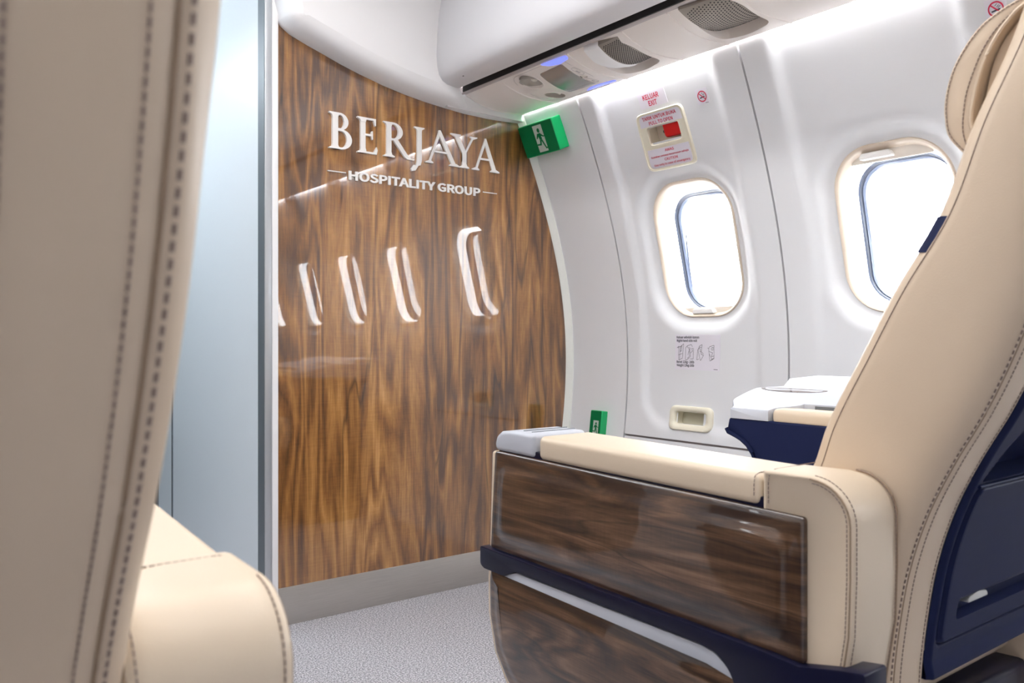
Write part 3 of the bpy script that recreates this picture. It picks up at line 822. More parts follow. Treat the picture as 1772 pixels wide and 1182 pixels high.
def letA(ax, l0, l1, r0, r1):
    m = MB(); za = Z0 + HC + 0.002
    slab(m, [((l0 + l1) / 2 - 0.003, Z0), ((l0 + l1) / 2 + 0.004, Z0), (ax + 0.002, za - 0.012), (ax, za), (ax - 0.002, za)])
    rc = (r0 + r1) / 2
    slab(m, [(ax - 0.003, za), (ax + 0.002, za), (rc + 0.008, Z0), (rc - 0.009, Z0), (ax - 0.005, za - 0.013)])
    t = 0.0045
    slab(m, [(l0, Z0), (l0, Z0 + t * 0.7), ((l0 + l1) / 2 - 0.001, Z0 + t * 2), ((l0 + l1) / 2 + 0.006, Z0 + t * 2), (l1, Z0 + t * 0.7), (l1, Z0)])
    slab(m, [(r0, Z0), (r0, Z0 + t * 0.7), (rc - 0.010, Z0 + t * 2), (rc + 0.007, Z0 + t * 2), (r1, Z0 + t * 0.7), (r1, Z0)])
    f = 0.036 / HC
    xl = (l0 + l1) / 2 + (ax - (l0 + l1) / 2) * f; xr = rc + (ax - rc) * f
    slab(m, [(xl, Z0 + 0.036), (xr, Z0 + 0.036), (xr - 0.001, Z0 + 0.0415), (xl + 0.002, Z0 + 0.0415)]); lett(m)
letA(1.427, 1.373, 1.402, 1.463, 1.501)
m = MB(); t = 0.0045; zt = Z0 + HC
slab(m, [(1.479, zt), (1.497, zt), (1.5285, Z0 + 0.050), (1.5285, Z0 + 0.02), (1.512, Z0 + 0.02), (1.512, Z0 + 0.048)])
slab(m, [(1.5525, zt), (1.5605, zt), (1.5285, Z0 + 0.050), (1.5215, Z0 + 0.050)])
stem(m, 1.512, 1.5285, Z0, Z0 + 0.05, 0.011, 0.010, False, True)
slab(m, [(1.468, zt), (1.468, zt - t * 0.7), (1.482, zt - t * 2), (1.497, zt - t * 2), (1.507, zt - t * 0.7), (1.507, zt)])
slab(m, [(1.543, zt), (1.543, zt - t * 0.7), (1.551, zt - t * 1.8), (1.559, zt - t * 1.8), (1.571, zt - t * 0.7), (1.571, zt)]); lett(m)
letA(1.605, 1.551, 1.580, 1.624, 1.662)
# second line: one raised strip of sans capitals, letter by letter
vs_, _ = text2d('HOSPITALITY GROUP', 0.013)
ax0 = min(v[0] for v in vs_); ax1 = max(v[0] for v in vs_)
kx = (1.585 - 1.113) / (ax1 - ax0); kz = 0.0265 / (CAP + 0.026)
def adv(s): return (max(v[0] for v in text2d(s, 0.013)[0]) - ax0) if s else 0
line = 'HOSPITALITY GROUP'
for i, ch in enumerate(line):
    if ch == ' ': continue
    v2, f2 = text2d(ch, 0.013)
    right = max(v[0] for v in text2d(line[:i + 1], 0.013)[0]); sh = right - max(v[0] for v in v2)
    pts = [(1.113 + (v[0] + sh - ax0) * kx, YF + 0.003, 1.265 + (v[1] + 0.013) * kz) for v in v2]
    me = bpy.data.meshes.new('t'); me.from_pydata(pts, [], f2); me.update()
    bm = bmesh.new(); bm.from_mesh(me); bmesh.ops.remove_doubles(bm, verts=bm.verts, dist=1e-5)
    r = bmesh.ops.extrude_face_region(bm, geom=list(bm.faces))
    bmesh.ops.translate(bm, verts=[e for e in r['geom'] if isinstance(e, bmesh.types.BMVert)], vec=(0, 0.006, 0))
    bmesh.ops.recalc_face_normals(bm, faces=bm.faces); bm.to_mesh(me); bm.free()
    link('letter', me, M['letter'], lt, smooth=False)
MB().box(1.046, 1.103, YF + 0.003, YK, 1.2825, 1.2850).build('rule', M['letter'], lt, smooth=False)
MB().box(1.596, 1.653, YF + 0.003, YK, 1.2800, 1.2825).build('rule', M['letter'], lt, smooth=False)

# ------------------------------------------------------------------ signs on the side wall
def wall_fn(yc, zc, off):
    return lambda u, v: Wp(yc - u, zc + v, off)
def plate(name, yc, zc, poly, t, mat, parent=None, base=0.0, bev=0, **k):
    poly = densify(poly)
    cu = sum(p[0] for p in poly) / len(poly); cv = sum(p[1] for p in poly) / len(poly)
    rings = [[Wp(yc - u, zc + v, base) for u, v in poly], [Wp(yc - u, zc + v, base + t) for u, v in poly]]
    for s in (0.9, 0.8, 0.7, 0.6, 0.5, 0.4, 0.3, 0.2, 0.1, 0.02):
        rings.append([Wp(yc - (cu + (u - cu) * s), zc + cv + (v - cv) * s, base + t) for u, v in poly])
    return MB().loft(rings).build(name, mat, parent, **k)
def strokes(mb, lines, fn, w):
    for a, b in lines:
        a = Vector(a); b = Vector(b); d = (b - a)
        if d.length < 1e-6: continue
        n = Vector((-d.y, d.x)).normalized() * w / 2; e = d.normalized() * w * 0.3
        mb.add([fn(*(a - n - e)), fn(*(b - n + e)), fn(*(b + n + e)), fn(*(a + n - e))], [(0, 1, 2, 3)])
def poly_on(mb, pts, fn): mb.add([fn(*p) for p in pts], [tuple(range(len(pts)))])

def running_man(mb_door, mb_man, fn, s):
    """door with a running figure, s = door height, origin at the door's middle"""
    w = 0.50 * s; h = s
    poly_on(mb_door, [(-w / 2, -h / 2), (w / 2, -h / 2), (w / 2, h / 2), (-w / 2, h / 2)], fn[0])
    F = fn[1]; S = lambda pts: [(a * s, b * s) for a, b in pts]
    poly_on(mb_man, S(arc2(0.02, 0.30, 0.075, 0.085, 0, 360, 14)[:-1]), F)
    for pts in ([(-0.10, 0.19), (0.09, 0.20), (0.10, -0.06), (-0.04, -0.04)],           # trunk
                [(-0.10, 0.19), (-0.19, 0.02), (-0.14, 0.0), (-0.03, 0.12)],            # rear arm
                [(0.06, 0.20), (0.22, 0.07), (0.27, 0.09), (0.25, 0.04), (0.20, 0.03), (0.05, 0.11)],
                [(0.10, -0.05), (0.02, -0.06), (0.17, -0.42), (0.29, -0.40), (0.27, -0.35), (0.21, -0.36)],
                [(-0.04, -0.04), (0.05, -0.06), (-0.02, -0.26), (-0.24, -0.24), (-0.24, -0.18), (-0.08, -0.19)]):
        poly_on(mb_man, S(pts), F)

def exit_box(name, yc, zc, w, h, t, label, ds, du, dv, cat='exit sign'):
    root = empty(name, Wp(yc, zc, 0.0), label=label, cat=cat)
    poly = round_poly([(-w / 2, -h / 2), (w / 2, -h / 2), (w / 2, h / 2), (-w / 2, h / 2)], 0.004, 3)
    P2 = lambda pts, o: [Wp(yc - u, zc + v, o) for u, v in pts]
    # box body: straight extrusion of the wall patch
    n = Vector((-1, 0, dXw(zc))).normalized(); c = Vector(Wp(yc, zc, 0)); tv = Vector((n.z, 0, -n.x)).normalized()
    if tv.z < 0: tv = -tv
    def B(u, v, o): return tuple(c + Vector((0, -u, 0)) + tv * v + n * o)
    MB().loft([[B(u, v, -0.004) for u, v in poly], [B(u, v, t - 0.002) for u, v in poly], [B(u, v, t) for u, v in inset(poly, 0.002)]]).build('sign_body', M['green_lit'], root)
    MB().loft([[B(u, v, t - 0.0005) for u, v in inset(poly, 0.002)], [B(u, v, t + 0.0006) for u, v in inset(poly, 0.0025)]]).build('sign_face', M['green'], root, smooth=False)
    a, b = MB(), MB()
    fn = (lambda u, v: B(u + du, v + dv, t + 0.0011), lambda u, v: B(u + du, v + dv, t + 0.0017))
    running_man(a, b, fn, ds)
    pc = a.build('pictogram', M['glow'], root, smooth=False, fix=False); b.build('figure', M['green'], pc, smooth=False, fix=False)
    return root
exit_box('exit_sign', 2.112, 1.476, 0.172, 0.106, 0.042, 'green running man exit sign high in the corner beside the walnut bulkhead', 0.088, 0.010, 0.0)
exit_box('exit_sign', 2.041, 0.500, 0.056, 0.110, 0.026, 'small upright green exit sign low on the wall, just above the armrest', 0.050, 0.004, -0.004)

def text_sign(name, yc, zc, poly, lines, label, tmat, bold=0.009, cat='placard', parent=None, base=0.0002, stick=None):
    if parent is None:
        root = empty(name, Wp(yc, zc, 0), label=label, cat=cat)
        plate('placard', yc, zc, poly, 0.0008, stick or M['sticker'], root, base=base)
        holder = root
    else:
        holder = plate(name, yc, zc, poly, 0.0008, stick or M['sticker'], parent, base=base)
    mb = MB()
    for (s, u, v, cap, width) in lines:
        text_to(mb, s, wall_fn(yc, zc, base + 0.0013), u, v, cap, width, bold, 'c')
    mb.build('lettering', tmat, holder, smooth=False, fix=False)
    return holder
text_sign('exit_placard', 1.648, 1.4925, [(-0.050, -0.020), (0.053, -0.020), (0.050, 0.020), (-0.052, 0.018)],
          [('KELUAR', -0.003, 0.002, 0.0125, 0.060), ('EXIT', -0.001, -0.0155, 0.0125, 0.032)], 'small white placard with red capitals above the red door handle', M['red_t'])
# handle plate on the door
hp = empty('door_handle', Wp(1.64, 1.38, 0)); hp.parent = dr
hy, hz = 1.6345, 1.3815
outer = round_poly([(-0.093, -0.078), (0.090, -0.078), (0.086, 0.082), (-0.090, 0.080)], 0.020, 6)
holl = round_poly([(hy - HND[1] - 0.001, HND[2] - hz - 0.001), (hy - HND[0] + 0.001, HND[2] - hz - 0.001), (hy - HND[0] + 0.001, HND[3] - hz + 0.001), (hy - HND[1] - 0.001, HND[3] - hz + 0.001)], 0.008, 5)
def match(poly, n):
    """resample a closed polygon to n points starting nearest its (+u) axis"""
    pts = [Vector((*p, 0)) for p in poly] + [Vector((*poly[0], 0))]
    L = [0]
    for a, b in zip(pts, pts[1:]): L.append(L[-1] + (b - a).length)
    cu = sum(p[0] for p in poly) / len(poly); cv = sum(p[1] for p in poly) / len(poly)
    out = []
    for k in range(n):
        th = 2 * PI * k / n; d = Vector((math.cos(th), math.sin(th)))
        best = None
        for a, b in zip(poly, poly[1:] + poly[:1]):
            a = Vector(a) - Vector((cu, cv)); b = Vector(b) - Vector((cu, cv)); e = b - a
            den = d.x * e.y - d.y * e.x
            if abs(den) < 1e-12: continue
            tt = (a.x * e.y - a.y * e.x) / den; ss = (a.x * d.y - a.y * d.x) / den
            if tt > 0 and -1e-6 <= ss <= 1 + 1e-6 and (best is None or tt > best): best = tt
        out.append((cu + d.x * best, cv + d.y * best))
    return out
def frame_plate(name, yc, zc, outer, hole, prof, mat, parent, n=96):
    """ring between outline and hole; prof = [(blend 0 outer..1 hole, off)]"""
    A = match(outer, n); Bq = match(hole, n); rings = []
    for k, o in prof:
        rings.append([Wp(yc - (a[0] + (b[0] - a[0]) * k), zc + a[1] + (b[1] - a[1]) * k, o) for a, b in zip(A, Bq)])
    return MB().loft(rings, cap=False).build(name, mat, parent, angle=50)
frame_plate('handle_plate', hy, hz, outer, holl, [(0, -0.002), (0.0, 0.006), (0.03, 0.0085), (0.07, 0.0085), (0.09, 0.006), (0.5, 0.0055), (0.86, 0.0055), (0.95, 0.0075), (0.99, 0.006), (1.0, 0.0), (1.0, -0.035)], M['cream'], hp)
inner = match(inset(holl, -0.004), 96)
MB().loft([[Wp(hy - u, hz + v, -0.034) for u, v in inner], [Wp(hy - u, hz + v, -0.037) for u, v in inner]]).build('recess_floor', M['ivory'], hp)
gr = round_poly([(-0.014, -0.016), (0.075, -0.016), (0.075, 0.030), (-0.014, 0.030)], 0.011, 5)
fnh = lambda u, v, o: Wp(hy - u, hz + 0.018 + v, o)
MB().loft([[fnh(u, v, -0.030) for u, v in gr], [fnh(u, v, -0.012) for u, v in gr], [fnh(u, v, -0.008) for u, v in inset(gr, 0.004)]]).build('red_handle', M['red'], hp, label='red pull handle')
MB().loft([[fnh(-0.030 + 0.003 * math.cos(t), 0.0 + 0.004 * math.sin(t), o) for t in [2 * PI * k / 12 for k in range(12)]] for o in (-0.034, -0.030)]).build('screw', M['dark'], hp)
text_sign('upper_placard', hy, hz, round_poly([(-0.080, 0.043), (0.078, 0.043), (0.076, 0.075), (-0.078, 0.075)], [0.001, 0.001, 0.016, 0.016], 5),
          [('TARIK UNTUK BUKA', -0.002, 0.061, 0.0088, 0.128), ('PULL TO OPEN', 0.0, 0.0465, 0.0088, 0.090)], None, M['red_t'], parent=hp, base=0.006)
text_sign('lower_placard', hy, hz, round_poly([(-0.082, -0.071), (0.080, -0.071), (0.078, -0.019), (-0.079, -0.019)], [0.016, 0.016, 0.001, 0.001], 5),
          [('AWAS', 0.004, -0.0305, 0.0068, 0.034), ('Gunakan semasa kecemasan sahaja', 0.0, -0.0425, 0.0048, 0.142), ('CAUTION', 0.003, -0.0545, 0.0068, 0.050), ('Use only in case of emergency', 0.002, -0.0655, 0.0052, 0.136)], None, M['red_t'], parent=hp, base=0.006)
# lower latch recess of the door
ly, lz = (LAT[0] + LAT[1]) / 2, (LAT[2] + LAT[3]) / 2
lo_ = rrect(0, 0, 0.083, 0.037, 0.020, 6); lh_ = rrect(0, 0, 0.058, 0.0185, 0.010, 6)
lp = empty('latch_recess', Wp(ly, lz, 0)); lp.parent = dr
frame_plate('recess_frame', ly, lz, lo_, lh_, [(0, -0.002), (0.0, 0.004), (0.12, 0.009), (0.4, 0.011), (0.75, 0.010), (0.95, 0.006), (1.0, 0.0), (1.0, -0.028)], M['cream'], lp)
MB().loft([[Wp(ly - u, lz + v, -0.027) for u, v in match(inset(lh_, -0.004), 96)], [Wp(ly - u, lz + v, -0.030) for u, v in match(inset(lh_, -0.004), 96)]]).build('recess_floor', simple('khaki_plastic', (0.55, 0.53, 0.42), 0.4), lp)

def no_smoking(yc, zc, label):
    root = empty('no_smoking_sign', Wp(yc, zc, 0), label=label, cat='no smoking sign', group='no smoking stickers')
    plate('placard', yc, zc, [(-0.020, -0.019), (0.020, -0.019), (0.020, 0.019), (-0.020, 0.019)], 0.0008, M['sticker'], root, base=0.0002)
    f1 = wall_fn(yc, zc, 0.0014); f2 = wall_fn(yc, zc, 0.0018)
    mb = MB(); strokes(mb, [((-0.008, -0.0035), (0.007, -0.0015))], f1, 0.0028); strokes(mb, [((0.002, 0.003), (0.006, 0.006)), ((0.004, 0.001), (0.0085, 0.0045)), ((-0.001, 0.006), (0.003, 0.009))], f1, 0.0011)
    strokes(mb, [((0.006, -0.0175), (0.016, -0.0175))], f1, 0.0012)
    mb.build('cigarette', M['ink'], root, smooth=False, fix=False)
    mb = MB(); o = arc2(0, 0, 0.0150, 0.0140, 0, 360, 32)[:-1]; i = arc2(0, 0, 0.0122, 0.0112, 0, 360, 32)[:-1]
    mb.loft([[f2(*p) for p in o], [f2(*p) for p in i]], cap=False); strokes(mb, [((-0.0088, 0.0082), (0.0088, -0.0082))], f2, 0.0026)
    mb.build('red_ring', M['red_t'], root, smooth=False, fix=False)
no_smoking(1.4765, 1.463, 'no smoking sticker on the exit door, to the right of the red handle')
no_smoking(0.7235, 1.463, 'no smoking sticker partly hidden behind the headrest, at the upper right')

cd = empty('instruction_card', Wp(1.6465, 0.758, 0), label='white instruction card with black text and four small drawings, below the door window', cat='placard')
plate('placard', 1.6465, 0.758, [(-0.089, -0.053), (0.083, -0.055), (0.088, 0.053), (-0.084, 0.055)], 0.0008, M['sticker'], cd, base=0.0002)
fn = wall_fn(1.6465, 0.758, 0.0014); mb = MB()
for s, v, w_ in (('Keluar sebelah kanan', 0.043, 0.088), ('Right-hand side exit', 0.0325, 0.080), ('Berat 12kg - 26lb', -0.033, 0.069), ('Weight 12kg-26lb', -0.0435, 0.069)):
    text_to(mb, s, fn, -0.079 if v > 0 else -0.081, v, 0.0068, w_, 0.012)
strokes(mb, [((0.062, -0.050), (0.076, -0.0503))], fn, 0.0014)
mb.build('lettering', M['ink'], cd, smooth=False, fix=False)
mb = MB()
def draw(ox, segs):
    strokes(mb, [((ox + a[0] * 0.001, a[1] * 0.001), (ox + b[0] * 0.001, b[1] * 0.001)) for a, b in segs], fn, 0.0011)
def chain(*p): return list(zip(p, p[1:]))
draw(-0.072, chain((0, 16), (8, 18), (20, 26), (14, -18), (0, -25), (-1, -6), (0, 16)) + chain((6, 18), (3, -22)) + chain((9, 17), (13, 20), (11, 4), (6, 2), (9, 17)) + chain((0, -8), (14, -4)) + chain((-6, 14), (1, 19), (0, 14), (-6, 14)))
draw(-0.040, chain((-6, -22), (-4, 14), (2, 20), (18, 24), (22, 18)) + chain((-2, -24), (-6, -22)) + chain((-2, -24), (10, -16), (9, 10), (2, 18)) + chain((4, -8), (8, 4), (13, 12), (9, 16)) + chain((13, -20), (24, -20), (26, 12), (18, 12)) + chain((14, -2), (22, 4), (20, 10)) + chain((12, 8), (14, -14)) + chain((2, -18), (7, -14)))
draw(0.010, chain((-12, -22), (-7, 8), (0, 20), (10, 24), (6, 2), (14, -4)) + chain((-7, 8), (2, -24), (5, -22), (14, -8), (6, -6), (3, 6), (0, 14), (-7, 8)) + chain((-12, -22), (-4, -20)) + chain((-2, 17), (6, 15)) + chain((0, 4), (4, 2)))
draw(0.050, chain((-10, 14), (-6, 12), (-2, 18), (14, 22), (13, -18), (-2, -25), (-6, 12)) + chain((-6, 4), (8, 0), (4, -12), (12, -10)) + chain((-4, -4), (6, -20)) + chain((4, 14), (11, 16), (10, 8), (4, 8), (4, 14)) + chain((2, -22), (12, -16)))
mb.build('drawing', M['ink'], cd, smooth=False, fix=False)

# ------------------------------------------------------------------ seats
yr = lerp_list([.20, .30, .409, .48, .545, .61, .665, .725, .815, .87, .92, .97, 1.05, 1.12, 1.20, 1.26],
               [.480, .480, .478, .470, .458, .437, .411, .378, .340, .324, .313, .306, .288, .272, .255, .245])
yf = lerp_list([.20, .35, .50, .60, .652, .695, .778, .854, .93, 1.026, 1.102, 1.18, 1.26],
               [.640, .625, .605, .580, .558, .543, .500, .459, .411, .374, .338, .312, .295])
SX = 1.165   # middle of the seat
def tilt(o_or_me):
    me = o_or_me
    for v in me.vertices: v.co.z += 0.018 * (v.co.y - 1.0)
    return me
def tlink(name, mb, mat, parent, bevel=0, seg=3, **k):
    return link(name, tilt(mb.mesh(bevel, seg)), mat, parent, **k)
def pillow(name, poly, x0, prof, mat, parent, back=0.02, angle=50, **k):
    """plate facing -x with corner outline poly (y,z); prof = [(inset, lift, corner radius)]"""
    r0 = prof[0][2]
    base = round_poly(poly, r0, 6)
    rings = [[(x0 + back, y, z) for y, z in base], [(x0, y, z) for y, z in base]]
    for d, l, r in prof: rings.append([(x0 - l, y, z) for y, z in round_poly(inset(poly, d), r, 6)])
    return tlink(name, MB().loft(rings), mat, parent, angle=angle, **k)

def seat_builder():
    s = empty('airline_seat', (SX, 0.80, 0.0), label='cream leather seat on the right, with the wood-veneered armrest and navy back shell', cat='airline seat', group='cream leather cabin seats')
    # ---- backrest: leather wrap
    def sec(z, k=0.0):
        f, r = yf(z), yr(z); md = (f + r) / 2
        pts = [(1.02, r + 0.062), (0.992, r + 0.060), (0.986, r + 0.010), (0.9845, r + 0.002), (0.981, r - 0.0005), (0.960, r - 0.001), (0.940, r - 0.001), (0.927, r - 0.0002), (0.921, r + 0.0022), (0.9195, r + 0.0026), (0.917, r + 0.0012), (0.911, r + 0.004), (0.9035, r + min(0.013, 0.12 * (f - r))), (0.899, r + min(0.026, 0.22 * (f - r))),
               (0.8975, r + min(0.045, 0.36 * (f - r))), (0.897, md), (0.898, f - min(0.035, 0.30 * (f - r))), (0.900, f - min(0.012, 0.12 * (f - r))), (0.902, f), (0.908, f + 0.010), (0.920, f + 0.019), (0.940, f + 0.024), (0.975, f + 0.018), (1.03, f + 0.004), (1.10, f - 0.006), (1.165, f - 0.008)]
        full = pts + [(2 * SX - x, y) for x, y in reversed(pts[:-1])]
        if k:
            cx, cy = SX, md
            full = [(cx + (x - cx) * (1 - 0.20 * k), cy + (y - cy) * (1 - 0.8 * k)) for x, y in full]
        return [(x, y, z) for x, y in full]
    zs = [0.22 + 0.99 * i / 66 for i in range(67)]
    rings = [sec(z) for z in zs] + [sec(1.222, 0.06), sec(1.232, 0.2), sec(1.239, 0.45), sec(1.243, 0.8)]
    br = MB().loft(rings).build('backrest', M['leather'], s, angle=60)
    zz = [0.30 + 0.90 * i / 90 for i in range(91)]
    for sx in (0, 1):
        X = (lambda x: x) if sx == 0 else (lambda x: 2 * SX - x)
        stitches('stitching', [(X(0.9145), yr(z) + 0.0020, z) for z in zz], br, 0.0072, 0.0034, 0.0011)
        stitches('stitching', [(X(0.9300), yr(z) - 0.0006, z) for z in zz], br, 0.0052, 0.0030, 0.0007)
        stitches('stitching', [(X(0.9750), yr(z) - 0.0010, z) for z in zz], br, 0.0052, 0.0030, 0.0007)
        seamline('seam', [(X(0.9198), yr(z) + 0.0022, z) for z in zz], br, 0.0013)
        stitches('stitching', [(X(0.9018), yf(z) - 0.001, z) for z in zz], br, 0.0062, 0.0050, 0.0007)
        seamline('seam', [(X(0.9022), yf(z) - 0.0008, z) for z in zz], br, 0.0005)
    # ---- navy back shell: one moulding with a literature pocket and a latch slot
    x0, x1 = 0.9845, 2 * SX - 0.9845
    nx, nz = 150, 330; zb, zt = 0.398, 1.20
    def h(x, z):
        e = min(x - x0, x1 - x); e2 = z - zb; e3 = zt - z
        v = 0.006 * sst(min(e, e3) / 0.007) + (0.002 if True else 0)
        # raised lower door
        a = sdrr(x - SX, z - 0.533, (x1 - x0) / 2 - 0.016, 0.098, 0.012)
        v += 0.004 * sst(-a / 0.004) - 0.003 * (1 - sst(abs(a + 0.0) / 0.003))
        # latch slot
        b = sdrr(x - SX, z - 0.474, (x1 - x0) / 2 - 0.050, 0.0125, 0.006)
        v -= 0.013 * sst(-b / 0.004)
        # pocket mouth
        w = (x1 - x0) / 2 - 0.018
        top_ = 0.636 + 0.115 * (1 - max(0.0, (abs(x - SX) - (w - 0.10)) / 0.10) ** 2) if abs(x - SX) < w else 0
        if abs(x - SX) < w and 0.636 < z < top_:
            v -= 0.045 * sst(min(top_ - z, z - 0.636, w - abs(x - SX)) / 0.004)
        if z < 0.42: v += 0.004 * sst((0.42 - z) / 0.02)
        return v
    vs = []; fs = []
    for i in range(nx + 1):
        for j in range(nz + 1):
            x = x0 + (x1 - x0) * i / nx; z = zb + (zt - zb) * j / nz
            vs.append((x, yr(z) + 0.002 - h(x, z), z))
    for i in range(nx):
        for j in range(nz):
            a = i * (nz + 1) + j; fs.append((a, a + 1, a + nz + 2, a + nz + 1))
    mb = MB(); mb.add(vs, fs)
    bot = [vs[i * (nz + 1)] for i in range(nx + 1)]; bb = [(p[0], p[1] + 0.05, p[2] + 0.002) for p in bot]
    mb.loft([bot, bb], closed=False)
    sh = mb.build('back_shell', M['navy'], s, angle=50)
    lip = MB().tube([(x, yr(0.631) - 0.0075, 0.631) for x in (0.998, 1.05, SX, 2 * SX - 1.05, 2 * SX - 0.998)], 0.0022, 8).build('pocket_lip', M['navy'], sh)
    lat = round_poly([(1.060, 0.4775), (1.115, 0.4775), (1.112, 0.4845), (1.0875, 0.488), (1.063, 0.4845)], 0.004, 5)
    MB().prism(lat, 'y', yr(0.48) - 0.011, yr(0.48) + 0.004).build('latch', M['chrome'], sh, bevel=0.0015, seg=2, label='small satin silver latch')
    # ---- headrest
    hx0, hx1 = 0.945, 2 * SX - 0.945
    fr_ = [(.300, 1.178), (.330, 1.168), (.356, 1.156), (.377, 1.149), (.397, 1.138), (.413, 1.121), (.427, 1.098), (.435, 1.070), (.436, 1.045), (.430, 1.020), (.407, .993)]
    bk_ = [(.398, 1.004), (.400, 1.015), (.407, 1.035), (.403, 1.064), (.395, 1.092), (.385, 1.113), (.372, 1.131), (.352, 1.147), (.300, 1.168)]
    def smooth(pts, n=5):
        q = [pts[0]] + pts + [pts[-1]]; out = []
        for a, b, c, d in zip(q, q[1:], q[2:], q[3:]):
            for k in range(n):
                t = k / n
                out.append(tuple(0.5 * (2 * b[i] + (c[i] - a[i]) * t + (2 * a[i] - 5 * b[i] + 4 * c[i] - d[i]) * t * t + (3 * b[i] - a[i] - 3 * c[i] + d[i]) * t ** 3) for i in (0, 1)))
        return out + [pts[-1]]
    fr_ = smooth(fr_); bk_ = smooth(bk_)
    P = fr_ + bk_[1:]
    def hsec_(x, ins, dy):
        return [(x, y + dy, z) for y, z in inset(P, ins)]
    hr = MB()
    xs = [(hx0, 0.004, 0.0), (hx0 + 0.001, 0.001, 0.0), (hx0 + 0.004, 0.0, 0.0), (hx0 + 0.05, 0.0, -0.004), (hx0 + 0.12, 0.0, -0.013), (SX, 0.0, -0.030)]
    rr = [hsec_(*q) for q in xs] + [hsec_(2 * SX - x, i_, d) for x, i_, d in reversed(xs[:-1])]
    hd = hr.loft(rr).build('headrest', M['leather'], s, angle=50)
    # the block that carries the cushion
    blk = smooth([(.300, 1.165), (.352, 1.144), (.372, 1.128), (.384, 1.111), (.392, 1.090), (.398, 1.062), (.400, 1.035), (.396, 1.010), (.385, 1.0), (.345, 1.0), (.30, 1.10)], 3)
    MB().prism(blk, 'x', hx0 + 0.012, hx1 - 0.012).build('headrest_core', M['leather'], hd, bevel=0.004, seg=2)
    for X in (hx0, hx1):
        sg = -1 if X == hx0 else 1
        pb = [(X + sg * 0.0004, y, z) for y, z in [(.401, 1.004)] + bk_[1:]]
        seamline('piping', pb, hd, 0.0022, M['leather'])
        offs = inset(P, 0.0035)
        stitches('stitching', [(X + sg * 0.0006, y, z) for y, z in offs[:len(fr_)]], hd, 0.0048, 0.003, 0.0006)
        stitches('stitching', [(X + sg * 0.0008, y + 0.006, z - 0.001) for y, z in smooth([(.404, 1.008), (.409, 1.030), (.406, 1.064), (.397, 1.092), (.387, 1.113), (.373, 1.131), (.352, 1.147)])], hd, 0.0048, 0.003, 0.0007)
    # navy tab on the front edge
    tz = [0.893, 0.902, 0.912, 0.922, 0.930]
    rows = []
    for z in tz:
        rows.append([(x, yf(z) + d, z + 0.004 * (i / 5)) for i, (x, d) in enumerate(((0.9025, 0.001), (0.906, 0.0095), (0.913, 0.0165), (0.925, 0.013), (0.940, 0.0258), (0.960, 0.0235)))])
    MB().loft(rows, closed=False).build('strap_tab', M['navy'], br, label='navy tab on the front edge')
    # ---- seat cushion and base
    MB().box(0.915, 1.415, 0.52, 1.07, 0.33, 0.465).build('seat_cushion', M['leather'], s, bevel=0.035, seg=5)
    MB().box(0.92, 1.41, 0.50, 1.03, 0.16, 0.33).build('seat_base', M['navy_d'], s, bevel=0.01)
    for yy in (0.56, 0.93):
        for xx in (0.97, 1.33):
            MB().box(xx, xx + 0.03, yy, yy + 0.04, 0.0, 0.165).build('leg', M['alu_d'], s, bevel=0.003, seg=2)
    # ---- aisle armrest
    ar = empty('armrest', (0.85, 0.80, 0.0)); ar.parent = s; ar.location = Vector((0.85, 0.80, 0.0)) - s.location
    FRONT = [(1.088, .617), (1.095, .462), (1.100, .409), (1.099, .352), (1.082, .292), (1.050, .250), (1.0, .215), (0.90, .19)]
    core = [(0.53, 0.19), (0.53, 0.617)] + FRONT
    tlink('side_frame', MB().prism(core, 'x', 0.8015, 0.900), M['leather2'], ar, 0.006, 4)
    wp = [(1.073, .6185), (1.085, .460), (0.514, .4565), (0.514, .6155)]
    pillow('upper_wood_panel', wp, 0.799, [(0.0012, 0.0016, .006), (0.004, 0.0030, .008), (0.010, 0.0034, .014), (0.017, 0.0038, .020), (0.021, 0.0050, .024), (0.025, 0.0070, .027), (0.029, 0.0084, .030), (0.036, 0.0090, .034), (0.046, 0.0092, .036)], M['dwood'], ar, angle=80, label='glossy dark wood panel above the navy band')
    lwp = [(1.084, .424), (1.087, .409), (1.086, .352), (1.070, .297), (1.040, .260), (0.99, .229), (0.90, .205), (0.60, .200), (0.52, .200), (0.52, .424)]
    pillow('lower_wood_panel', lwp, 0.799, [(0.001, 0.0015, .003), (0.004, 0.0028, .004), (0.010, 0.0034, .006), (0.015, 0.0038, .008), (0.020, 0.0052, .010), (0.025, 0.0066, .012), (0.030, 0.0074, .014)], M['dwood'], ar, angle=80, label='glossy dark wood panel below the navy band')
    band = round_poly([(1.100, .4615), (.553, .4595), (.515, .4575), (.468, .4690), (.440, .4740), (.440, .300), (.575, .300), (.592, .395), (.606, .424), (.625, .4375), (.650, .4405), (1.008, .4405), (1.035, .4270), (1.090, .4270), (1.100, .4320)], [.004, 0, 0, 0, .004, 0, .01, .01, 0.01, .006, .004, .004, .004, .004, .004], 3)
    tlink('navy_band', MB().prism(band, 'x', 0.7875, 0.83), M['navy_d'], ar, 0.0022, 2, label='dark navy band between the wood panels')
    sil = round_poly([(1.038, .4265), (1.010, .4380), (.650, .4385), (.628, .4355), (.612, .4260), (.602, .4135), (.640, .4195)], [0.002, .006, .004, .006, .006, .001, .001], 3)
    tlink('silver_inlay', MB().prism(sil, 'x', 0.7900, 0.80), M['silver'], ar, 0.0015, 2, label='silver-grey strip below the navy band')
    tlink('armrest_core', MB().box(0.8035, 0.900, 0.52, 1.070, 0.600, 0.628), M['navy_d'], ar, 0.001, 1)
    # cushion pad
    tlink('armrest_pad', MB().box(0.7995, 0.905, 0.5725, 0.9675, 0.6170, 0.6535), M['leather2'], ar, 0.0095, 6)
